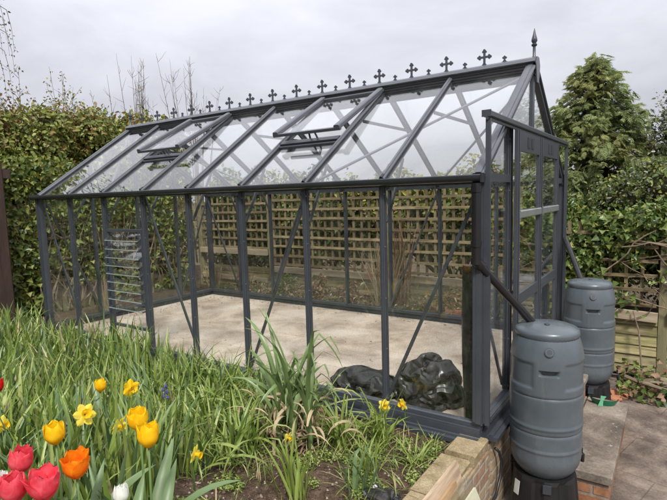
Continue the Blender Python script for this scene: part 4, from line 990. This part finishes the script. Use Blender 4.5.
# ------------------------------------------------------------------ behind the greenhouse: dried grass, dead plume, pots
def dry(name, label, x, y, n, h, spread, mat, seed, wdt=.007):
    g = np.random.default_rng(seed); m = MB()
    for i in range(n):
        m.add(*ribbon((x + g.normal() * .05, y + g.normal() * .04, -.15), g.uniform(0, 6.28) if g.random() < .3 else g.choice([0, math.pi]) + g.normal() * .5, h * g.uniform(.6, 1.1), wdt * g.uniform(.6, 1.4), abs(g.normal()) * spread, g.normal() * .25, 4, .1))
    return tag(m.build(name, mat, loc=(x, y, -.15)), label, 'dry grass')
dry('dry_grass', 'fan of straw coloured dead stalks behind the middle of the rear glass', -2.12, 2.80, 130, .98, .34, MT['straw'], 91, .016)
dry('dry_grass', 'tall russet dead plume rising in front of the rear trellis', -1.98, 2.95, 60, 1.30, .09, MT['rust'], 93, .014)
dry('dry_grass', 'smaller straw clump in the rear corner by the timber fence post', -5.35, 2.85, 60, .55, .28, MT['straw'], 95, .014)
dry('dry_grass', 'pale dead stalks beside the far left end of the greenhouse', -5.55, 1.1, 70, .55, .22, MT['straw'], 97, .012)
dry('dry_grass', 'dead stalks by the rear glass near the far left bays', -4.6, 2.8, 60, .60, .30, MT['rust'], 99)
for i_, (px_, mt_, lb_) in enumerate(((-2.75, 'rust', 'low russet plant behind the rear glass left of the straw fan'), (-3.3, 'rust', 'russet seedlings under the middle of the rear trellis'), (-1.30, 'hedgered', 'reddish leafy plant behind the rear glass beside the terracotta pot'), (-3.9, 'ivy', 'small green shrub under the rear trellis at left'), (-.75, 'ivy', 'small green plant behind the rear glass near the right corner'))):
    t = plant('small_plant', lb_, 'plant', (px_, 2.88, -.15)); leaf_cloud('leaves', [(px_, 2.88, .0, .16, .12, .15), (px_ + .07, 2.92, .12, .10, .10, .14), (px_ - .08, 2.86, .06, .1, .1, .1)], 420, .055, MT[mt_], t, 300 + i_, depth=.5, bump=.05)
    m = MB(); g = np.random.default_rng(310 + i_)
    for j in range(9): m.tube([(px_, 2.88, -.15), (px_ + g.normal() * .08, 2.88 + g.normal() * .05, g.uniform(.05, .28))], [.005, .002], 5)
    m.build('stems', MT['twig'], t)
g = np.random.default_rng(321); P = []
for i in range(420):
    e_ = g.integers(0, 3); x_, y_ = (g.uniform(-4.85, -.1), W - .05 - abs(g.normal()) * .08) if e_ == 0 else ((g.uniform(-4.85, -.1), g.uniform(.08, 2.35)) if e_ == 1 else (-4.86 + abs(g.normal()) * .2, g.uniform(.1, 2.3)))
    P.append((x_, y_, -.077))
P = np.array(P); v, f = leaf_quads(P, g.normal(size=P.shape) * [1, 1, .05], g.normal(size=P.shape) * .2 + [0, 0, 1.], g.uniform(.008, .034, len(P)), g.uniform(.006, .020, len(P))); tag(link('floor_debris', v, f, [MT['rust'], MT['straw']], midx=np.repeat(g.integers(0, 2, len(P)), 2)), 'dry leaf crumbs blown over the greenhouse floor', 'debris', kind='stuff')
m = MB(); m.lathe([(.06, 0), (.085, .13), (.092, .13), (.092, .155), (.078, .155), (.07, .13)], (-1.42, 2.85, -.15), 20); tag(m.build('plant_pot', MT['terracotta'], smooth=R(40), loc=(-1.42, 2.85, -.15)), 'terracotta pot behind the rear glass near the black bag', 'pot')
m = MB()
for i in range(4): m.bar((-1.25 - i * .012, 2.72, -.13 + i * .035), (-1.02 - i * .02, 2.80, -.13 + i * .035), .11, .030)
tag(m.build('roof_tiles', MT['terracotta']), 'small stack of orange tiles behind the rear glass', 'tiles')
m = MB()
for i in range(9): m.box((-4.3 + i * .24, 2.95, -.16), (-4.3 + i * .24 + .21, 3.08, -.05 + .03 * math.sin(i * 7)))
tag(m.build('edging_stones', MT['coping']), 'row of rough stone blocks edging the strip behind the greenhouse', 'edging')
n = 2600; g = np.random.default_rng(101); P = np.stack([g.uniform(-4.9, -.1, n), g.uniform(2.6, 3.15, n), -.14 + np.abs(g.normal(size=n)) * .10], 1)
v, f = leaf_mesh(P, g.normal(size=P.shape) + [0, 0, .3], g.normal(size=P.shape) * .5 + [0, 0, 1.], g.uniform(.04, .10, n), g.uniform(.015, .04, n)); tag(link('fallen_leaves', v, f, [MT['ivy'], MT['rust'], MT['straw']], midx=np.repeat(g.integers(0, 3, n), 2)), 'weeds and fallen leaves in the strip behind the greenhouse', 'weeds', kind='stuff')

# ------------------------------------------------------------------ front flower bed
g = np.random.default_rng(111)
m1, m2 = MB(), MB()
def foliage_ok(x, y):
    e = .16 * mnoise.noise(Vector((x * 2.2, y * 2.2, 5)))
    lim = -1.08 if y > -1.35 else -1.08 + min(.40, (-1.35 - y) * .75)
    return x < lim + e
cnt = 0
m3 = MB()
while cnt < 5600:
    x = -.5 - (g.random() ** 1.25) * 4.9; y = g.uniform(-2.65, -.17)
    if x < -2.8 and y < -2.2 + (x + 2.8) * -.35: continue
    if not foliage_ok(x, y): continue
    cnt += 1
    cl = mnoise.noise(Vector((x * 1.3, y * 1.3, 9)))
    near = y < -1.45
    h = g.uniform(.22, .46) * (1.0 + .25 * cl)
    if y > -.6: h *= 1.12
    if -1.7 < x and y > -1.3: h *= .8
    q_ = g.random(); m_ = m2 if q_ < .22 else (m3 if q_ < .255 else m1)
    m_.add(*ribbon((x, y, soil_z(x, y) - .01), g.uniform(0, 6.283), h, g.uniform(.012, .028), abs(g.normal()) * .22, g.normal() * .32 + .38, 5, .22, g.normal() * .5))
for i in range(1500):
    x = g.uniform(-2.3, -.95); y = g.uniform(-1.15, -.15)
    if mnoise.noise(Vector((x * 2, y * 2, 4))) < -.15: continue
    m1.add(*ribbon((x, y, soil_z(x, y) + g.uniform(-.01, .12)), g.uniform(0, 6.283), g.uniform(.18, .42), g.uniform(.008, .018), g.uniform(.2, 1.3), g.uniform(.2, 1.9), 6, .2, g.normal() * .8))
tag(m1.build('bulb_foliage', MT['blade'], smooth=True), 'dense green strap leaves of spring bulbs filling the front bed', 'bulb leaves', kind='stuff')
tag(m2.build('bulb_foliage', MT['bladeblue'], smooth=True), 'blue green strap leaves scattered through the bulbs in the front bed', 'bulb leaves', kind='stuff')
tag(m3.build('faded_foliage', MT['straw'], smooth=True), 'faded straw coloured leaves scattered through the bulbs in the front bed', 'bulb leaves', kind='stuff')
# weeds, grass tufts and litter over the bare soil
m = MB(); ms = MB()
for i in range(2300):
    x = g.uniform(-1.5, -.14); y = g.uniform(-1.7, -.13)
    if mnoise.noise(Vector((x * 4, y * 4, 2))) < -.16 + .30 * (x < -.45 and y < -.75): continue
    (ms if g.random() < .16 else m).add(*ribbon((x, y, soil_z(x, y) - .004), g.uniform(0, 6.283), g.uniform(.05, .19), g.uniform(.003, .007), g.uniform(.3, 1.2), g.normal() * .5 + .5, 4, .15))
P = []
for i in range(17000):
    x = g.uniform(-1.45, -.14); y = g.uniform(-1.7, -.13)
    if mnoise.noise(Vector((x * 5 + 3, y * 5, 2))) > .02 + .16 * (x < -.45 and y < -.8): P.append((x, y, soil_z(x, y) + g.uniform(.006, .03)))
P = np.array(P)
v, f = leaf_mesh(P, g.normal(size=P.shape) * [1, 1, .3], g.normal(size=P.shape) * .4 + [0, 0, 1.], g.uniform(.012, .028, len(P)), g.uniform(.007, .016, len(P)))
tag(link('small_weeds', v, f, MT['blade']), 'tiny weed seedlings over the bare soil in the front bed', 'weeds', kind='stuff')
tag(m.build('grass_tufts', MT['blade'], smooth=True), 'thin grass tufts on the bare soil in the front bed', 'grass', kind='stuff')
tag(ms.build('dead_grass', MT['straw'], smooth=True), 'straw coloured dead blades lying on the front bed soil', 'grass', kind='stuff')
m = MB(); mg = MB()
for i in range(2600):
    x = g.uniform(-1.6, -.13); y = g.uniform(-1.75, -.12); r_ = g.uniform(.003, .010) * (1 if g.random() < .9 else 1.8); z = soil_z(x, y) + r_ * .3
    d = [g.uniform(.6, 1.2) for _ in range(6)]
    (mg if g.random() < .16 else m).add([(x + r_ * d[0], y, z), (x, y + r_ * d[1], z), (x - r_ * d[2], y, z), (x, y - r_ * d[3], z), (x, y, z + r_ * d[4]), (x, y, z - r_ * d[5])], [(0, 1, 4), (1, 2, 4), (2, 3, 4), (3, 0, 4), (1, 0, 5), (2, 1, 5), (3, 2, 5), (0, 3, 5)])
tag(m.build('soil_clods', MT['clod']), 'loose crumbs of soil on the front bed', 'soil', kind='stuff'); tag(mg.build('grit', MT['grit']), 'pale grit and small stones on the front bed', 'stones', kind='stuff')

# tulips
def tulip(x, y, z, label, mat, size=.078, openness=.0, zb=None, leaves=3, lean=(0, 0), seed=0, group='tulips in the front bed'):
    g = np.random.default_rng(seed + 500); z0 = soil_z(x, y) - .01; bx, by = x - lean[0], y - lean[1]
    t = thing('tulip', label, 'tulip', (bx, by, z0), group); h0 = z - size * .5
    m = MB(); m.tube([(bx, by, z0), ((bx * .6 + x * .4) + g.normal() * .008, (by * .6 + y * .4), (z0 + h0) / 2), (x, y, h0 + .004)], [.0048, .0042, .0040], 8); m.build('stem', MT['stem'], t, True)
    rot = g.uniform(0, 6.28); tilt = Matrix.Rotation(g.uniform(-.16, .16), 3, 'X') @ Matrix.Rotation(g.uniform(-.16, .16), 3, 'Y')
    for k in range(6):
        inner = k % 2; az = rot + k * math.pi / 3; op = openness + (.0 if inner else .08) + g.uniform(-.04, .06); ln = size * g.uniform(.94, 1.06) * (1.0 if inner else .97); wd = size * .42 * g.uniform(.93, 1.08); curl = g.uniform(-.05, .16)
        def fn(u, v, az=az, op=op, ln=ln, wd=wd, inner=inner, curl=curl):
            v = v * 2 - 1
            r0 = size * (.36 - .035 * inner) * (math.sin(min(1, u * 1.9) * math.pi / 2) ** .8) * (1 - (.95 - 3.2 * op) * max(0, u - .42) ** 1.5) + .004
            r0 += size * op * u * u * .55 + (size * curl * max(0, u - .8) * 1.2)
            w = wd * (math.sin(math.pi * min(1, .10 + u * .70)) ** .62) * (1 if u < .70 else math.sqrt(max(.0, 1 - ((u - .70) / .305) ** 2.2)))
            a = v * w / max(r0, size * .20)
            rr = r0 - abs(v) ** 2 * size * .025 + size * .02 * math.cos(v * math.pi) * .5
            return Vector((rr * math.cos(az + a), rr * math.sin(az + a), ln * u - abs(v) ** 2 * size * .03 + .004 * math.sin(v * 5 + k + u * 4) * u))
        v_, f_ = grid(fn, 12, 10); v_ = [tilt @ q + Vector((x, y, h0)) for q in v_]
        link('petal', v_, f_, mat, t, True)
    for k in range(leaves):
        az = rot + k * 2.3 + g.uniform(-.4, .4); v_, f_ = ribbon((bx, by, z0 + .02 * k), az, g.uniform(.34, .48), g.uniform(.045, .068), g.uniform(.12, .5), g.uniform(.2, 1.0), 8, .28, g.normal() * .3, .35)
        link('leaf', v_, f_, MT['bladeblue'], t, True)
    return t
tulip(-.491, -1.881, .600, 'front one of the touching pair of yellow tulips', MT['pyellow'], .082, .04, leaves=4, seed=1)
tulip(-.610, -1.830, .610, 'rear one of the touching pair of yellow tulips, half hidden', MT['pyellow'], .080, .08, leaves=3, seed=2)
tulip(-.779, -2.036, .600, 'single rounded yellow tulip above the pink red tulips', MT['pyellow'], .076, .02, seed=3)
tulip(-.513, -2.111, .600, 'orange flamed tulip beside the pink red tulips', MT['porange'], .080, .16, seed=4)
tulip(-.697, -2.189, .600, 'upright pink red tulip, topmost of the three at the lower left', MT['pred'], .080, .03, seed=5)
tulip(-.485, -2.215, .600, 'wide open pink red tulip nearest the orange tulip', MT['pred'], .088, .20, seed=6)
tulip(-.544, -2.268, .600, 'pink red tulip cut by the bottom edge of the photo', MT['pred'], .084, .05, seed=7)
tulip(-.86, -2.215, .600, 'pink red tulip cut by the left edge of the photo', MT['pred'], .076, .05, seed=8)
tulip(-1.78, -1.81, .495, 'small scarlet tulip at the left edge among the leaves', MT['pscarlet'], .062, .04, seed=9)
tulip(-1.58, -1.41, .400, 'small yellow tulip far back among the green leaves', MT['pyellow'], .068, .06, seed=10)
tulip(-.650, -2.258, .585, 'small white tulip at the left edge between the pink red tulips', MT['pwhite'], .045, .05, leaves=2, seed=11)
tulip(-.43, -2.03, .490, 'white tulip bud at the bottom edge below the yellow pair', MT['pwhite'], .055, -.05, leaves=2, seed=12)
# daffodils
def daffodil(x, y, z, label, face, size=.07, seed=0, pitch=.0, mat=None, group='daffodils in the front bed'):
    g = np.random.default_rng(seed + 900); z0 = soil_z(x, y) - .01; d = np.array([math.cos(face) * math.cos(pitch), math.sin(face) * math.cos(pitch), math.sin(pitch)])
    t = thing('daffodil', label, 'daffodil', (x, y, z0), group); c = np.array([x, y, z]); s = np.cross(d, [0, 0, 1.]); s /= np.linalg.norm(s); u_ = np.cross(s, d); b = c - d * size * .28
    m = MB(); m.tube([(x - d[0] * .03, y - d[1] * .03, z0), (x - d[0] * .035, y - d[1] * .035, z - .035), b - d * .022 + [0, 0, .012], b], [.004, .0035, .003, .0045], 7); m.build('stem', MT['stem'], t, True)
    rot = g.uniform(0, 1)
    for k in range(6):
        a0 = rot + k * math.pi / 3; rd = s * math.cos(a0) + u_ * math.sin(a0); td = -s * math.sin(a0) + u_ * math.cos(a0); bend = g.uniform(-.18, .22)
        def fn(u, v, rd=rd, td=td, bend=bend, k=k):
            v = v * 2 - 1; w = size * .19 * (math.sin(math.pi * min(1, .12 + .80 * u)) ** .7) * (1 if u < .8 else 1 - ((u - .8) / .2) ** 1.6 * .95)
            return b + rd * (size * .52 * u + .003) + td * w * v + d * (size * (bend * u * u - .05 * abs(v) + .06) + (.001 if k % 2 else -.001))
        v_, f_ = grid(fn, 7, 6); link('petal', v_, f_, mat or MT['dpale'], t, True)
    def tr(u, v):
        a = 2 * math.pi * v; r_ = size * (.10 + .055 * u + .07 * max(0, u - .7) / .3 * (1 + .18 * math.sin(a * 9))); return b + d * (size * .40 * u + .002) + (s * math.cos(a) + u_ * math.sin(a)) * r_
    v_, f_ = grid(tr, 6, 36); link('trumpet', v_, f_, MT['dtrumpet'], t, True)
    return t
cam = np.array([.9245, -2.84, 1.371])
def tow(x, y, off=0): return math.atan2(cam[1] - y, cam[0] - x) + off
daffodil(-1.27, -1.42, .45, 'double yellow daffodil up among the leaves beside the small yellow tulip', tow(-1.27, -1.42, .5), .085, 1, .15, MT['dtrumpet'])
daffodil(-1.071, -1.769, .50, 'yellow daffodil with an orange throat above the single rounded tulip', tow(-1.07, -1.77, .25), .088, 2, .45)
daffodil(-1.03, -1.64, .40, 'pale daffodil turned sideways just left of the yellow tulip pair', tow(-1.03, -1.64, .8), .072, 3, -.15)
daffodil(-.78, -1.44, .25, 'nodding yellow daffodil at the edge of the bare soil', tow(-.78, -1.44, 1.0), .072, 4, -.1)
daffodil(-1.51, -1.90, .40, 'pale daffodil cut by the left edge of the photo', tow(-1.51, -1.9, .6), .075, 5, .1)
daffodil(-.719, -.886, .10, 'small low daffodil in front of the big allium clump', tow(-.72, -.88, .9), .055, 6, -.35)
daffodil(-.50, -.235, .085, 'left daffodil of the two by the second front post', tow(-.5, -.2, .3), .070, 7, .05)
daffodil(-.43, -.165, .085, 'right daffodil of the two by the second front post', tow(-.43, -.16, -.9), .070, 8, .15)
def bluebell(x, y, z, label, seed):
    g = np.random.default_rng(seed); z0 = soil_z(x, y); t = thing('bluebell', label, 'bluebell', (x, y, z0)); m = MB(); m.tube([(x, y, z0), (x, y, z - .05), (x + .02, y, z)], [.003, .0025, .0015], 6); m.build('stem', MT['stem'], t)
    for k in range(7):
        p = np.array([x + .012 * math.cos(k * 2.2), y + .012 * math.sin(k * 2.2), z - .012 * k - .005]); m = MB(); m.lathe([(.002, 0), (.005, -.004), (.005, -.012), (.008, -.018)], p, 8); m.build('bell', MT['blue'], t, True)
bluebell(-1.45, -1.10, .34, 'blue flower spike deep in the bulb leaves, to the right of the double daffodil', 1)

# strap-leaf clumps on the bare soil
def clump(name, label, x, y, n, h, wd, lean, bend, mat, seed, group=None, dead=0):
    g = np.random.default_rng(seed); z0 = soil_z(x, y); t = thing(name, label, 'plant', (x, y, z0), group)
    for i in range(n):
        az = g.uniform(0, 6.283); bx, by = x + g.normal() * .03, y + g.normal() * .025
        kk = (g.uniform(.55, .8), g.uniform(.6, 1.5)) if g.random() < .35 else None
        v, f = ribbon((bx, by, z0 - .01), az, h * g.uniform(.6, 1.08), wd * g.uniform(.65, 1.2), abs(g.normal()) * lean, bend * g.uniform(.2, 1.5), 9, .26, g.normal() * .5, .5, kk); link('leaf', v, f, mat, t, True)
    for i in range(dead):
        az = g.uniform(0, 6.283); v, f = ribbon((x + g.normal() * .09, y + g.normal() * .06, z0 + g.uniform(0, .22)), az, g.uniform(.18, .42), g.uniform(.010, .026), g.uniform(.1, .9), g.uniform(1.2, 3.0), 8, .2, g.normal() * 1.6, .5); link('withered_leaf', v, f, MT['straw'] if g.random() < .6 else MT['rust'], t, True)
    return t
def allium(label, x, y, shoots, seed, dead):
    g = np.random.default_rng(seed); z0 = soil_z(x, y); t = thing('allium_plant', label, 'plant', (x, y, z0), None)
    for dx, dy, h, n in shoots:
        az0 = g.uniform(0, 3.14); m = MB(); m.tube([(x + dx, y + dy, z0 - .02), (x + dx * 1.1, y + dy, z0 + h * .34)], [.016, .012], 8); m.build('stem', MT['leek'], t, True)
        for i in range(n):
            az = az0 + math.pi * (i % 2) + g.normal() * .45; zz = h * .34 * (i + 1) / n
            v, f = ribbon((x + dx * 1.05, y + dy, z0 + zz), az, h * g.uniform(.50, .82), g.uniform(.022, .036), g.uniform(.05, .36), g.uniform(.3, 1.1), 10, .20, g.normal() * .6, .55, (g.uniform(.45, .8), g.uniform(.5, 1.7)) if g.random() < .75 else None); link('leaf', v, f, MT['leek'], t, True)
    for i in range(dead):
        az = g.uniform(0, 6.283); v, f = ribbon((x + g.normal() * .11, y + g.normal() * .07, z0 + g.uniform(0, .26)), az, g.uniform(.14, .36), g.uniform(.010, .024), g.uniform(.1, 1.1), g.uniform(1.2, 3.2), 8, .2, g.normal() * 2.2, .5); link('withered_leaf', v, f, MT['straw'] if g.random() < .82 else MT['rust'], t, True)
    return t
allium('tall arching allium with broad strap leaves and a withered straw skirt before the glass', -.94, -.60, [(-.10, .04, .78, 7), (.0, .0, .90, 9), (.09, .04, .82, 8), (.05, -.06, .66, 7), (-.06, -.05, .72, 7), (.13, .0, .56, 6), (-.03, .08, .84, 7)], 201, 95)
allium('second allium shoot with narrower leaves just left of the tall one', -1.16, -.48, [(0, 0, .74, 5), (.05, .05, .60, 4)], 203, 8)
clump('bulb_clump', 'clump of upright daffodil leaves around the two daffodils by the second front post', -.50, -.30, 44, .40, .017, .42, .8, MT['blade'], 205)
clump('bulb_clump', 'dark green tuft of upright leaves in the middle of the bare soil', -.60, -1.00, 26, .38, .017, .20, .30, MT['blade'], 207)
clump('bulb_clump', 'pale green fan of broad leaves near the small dark bag', -.36, -.78, 9, .34, .022, .22, .4, MT['bladeblue'], 209)
clump('bulb_clump', 'loose low tuft of leaves at the right end of the bed below the coping', -.22, -.38, 30, .24, .010, .8, .8, MT['blade'], 211)
clump('bulb_clump', 'floppy strap leaves between the two daffodils and the allium', -.70, -.42, 34, .42, .019, .55, .9, MT['blade'], 215)
clump('bulb_clump', 'thin grassy tuft beside the dark green upright tuft', -.42, -.58, 30, .28, .010, .6, .7, MT['blade'], 217)
clump('bulb_clump', 'broad leaved bulb clump between the allium and the dense bulb leaves', -1.12, -.85, 22, .44, .018, .35, .9, MT['blade'], 213)

# ------------------------------------------------------------------ world, sun, camera
w = bpy.data.worlds.new('World'); scene.world = w; w.use_nodes = True; t = w.node_tree; t.nodes.clear()
EL, AZ = R(52), R(140)
sky = t.nodes.new('ShaderNodeTexSky'); sky.sky_type = 'NISHITA'; sky.sun_disc = False; sky.sun_elevation = EL; sky.sun_rotation = AZ; sky.dust_density = 3
bg1 = t.nodes.new('ShaderNodeBackground'); bg1.inputs[1].default_value = .08; t.links.new(sky.outputs[0], bg1.inputs[0])
tc = t.nodes.new('ShaderNodeTexCoord'); mp = t.nodes.new('ShaderNodeMapping'); mp.inputs['Scale'].default_value = (1, 1, 2.6); mp.inputs['Location'].default_value = (.35, .2, .1); t.links.new(tc.outputs['Generated'], mp.inputs[0])
nz = t.nodes.new('ShaderNodeTexNoise'); nz.inputs['Scale'].default_value = 2.6; nz.inputs['Detail'].default_value = 7; nz.inputs['Roughness'].default_value = .55; nz.inputs['Distortion'].default_value = .3; t.links.new(mp.outputs[0], nz.inputs['Vector'])
cr = t.nodes.new('ShaderNodeValToRGB'); ce = cr.color_ramp.elements
ce[0].position = .34; ce[0].color = (.565, .57, .62, 1); ce[1].position = .60; ce[1].color = (.71, .715, .775, 1); t.links.new(nz.outputs['Fac'], cr.inputs[0])
sx = t.nodes.new('ShaderNodeSeparateXYZ'); t.links.new(tc.outputs['Generated'], sx.inputs[0])
cl = t.nodes.new('ShaderNodeClamp'); t.links.new(sx.outputs[2], cl.inputs[0])
el = t.nodes.new('ShaderNodeMath'); el.operation = 'MULTIPLY_ADD'; el.inputs[1].default_value = 1.15; el.inputs[2].default_value = .45; t.links.new(cl.outputs[0], el.inputs[0])   # an overcast sky is brightest overhead
bg2 = t.nodes.new('ShaderNodeBackground'); t.links.new(el.outputs[0], bg2.inputs[1]); t.links.new(cr.outputs[0], bg2.inputs[0])
mx = t.nodes.new('ShaderNodeMixShader'); mx.inputs[0].default_value = .90; t.links.new(bg1.outputs[0], mx.inputs[1]); t.links.new(bg2.outputs[0], mx.inputs[2])
wo = t.nodes.new('ShaderNodeOutputWorld'); t.links.new(mx.outputs[0], wo.inputs[0])
sd = bpy.data.lights.new('sun', 'SUN'); sd.energy = 2.3; sd.angle = R(10); sd.color = (1, .965, .91); so = bpy.data.objects.new('sun', sd); col.objects.link(so)
dv = Vector((math.sin(AZ) * math.cos(EL), math.cos(AZ) * math.cos(EL), math.sin(EL))); so.rotation_euler = dv.to_track_quat('Z', 'Y').to_euler(); so.location = (3, -6, 8)
cd = bpy.data.cameras.new('camera'); co = bpy.data.objects.new('camera', cd); col.objects.link(co); scene.camera = co
cd.sensor_width = 36; cd.lens = 503.15 / 667 * 36; cd.clip_end = 1000; cd.clip_start = .05
f_ = (-.55961256, .82185743, -.10669651); r_ = (.82794774, .56009407, -.02823409); u_ = (-.03655569, .10413929, .99389068)
co.matrix_world = Matrix(((r_[0], u_[0], -f_[0], cam[0]), (r_[1], u_[1], -f_[1], cam[1]), (r_[2], u_[2], -f_[2], cam[2]), (0, 0, 0, 1)))
scene.render.engine = 'CYCLES'
scene.cycles.transparent_max_bounces = 48; scene.cycles.max_bounces = 8; scene.cycles.use_denoising = True
scene.view_settings.view_transform = 'Standard'; scene.view_settings.look = 'None'; scene.view_settings.exposure = 0.80; scene.view_settings.gamma = 1
scene.view_settings.use_curve_mapping = False
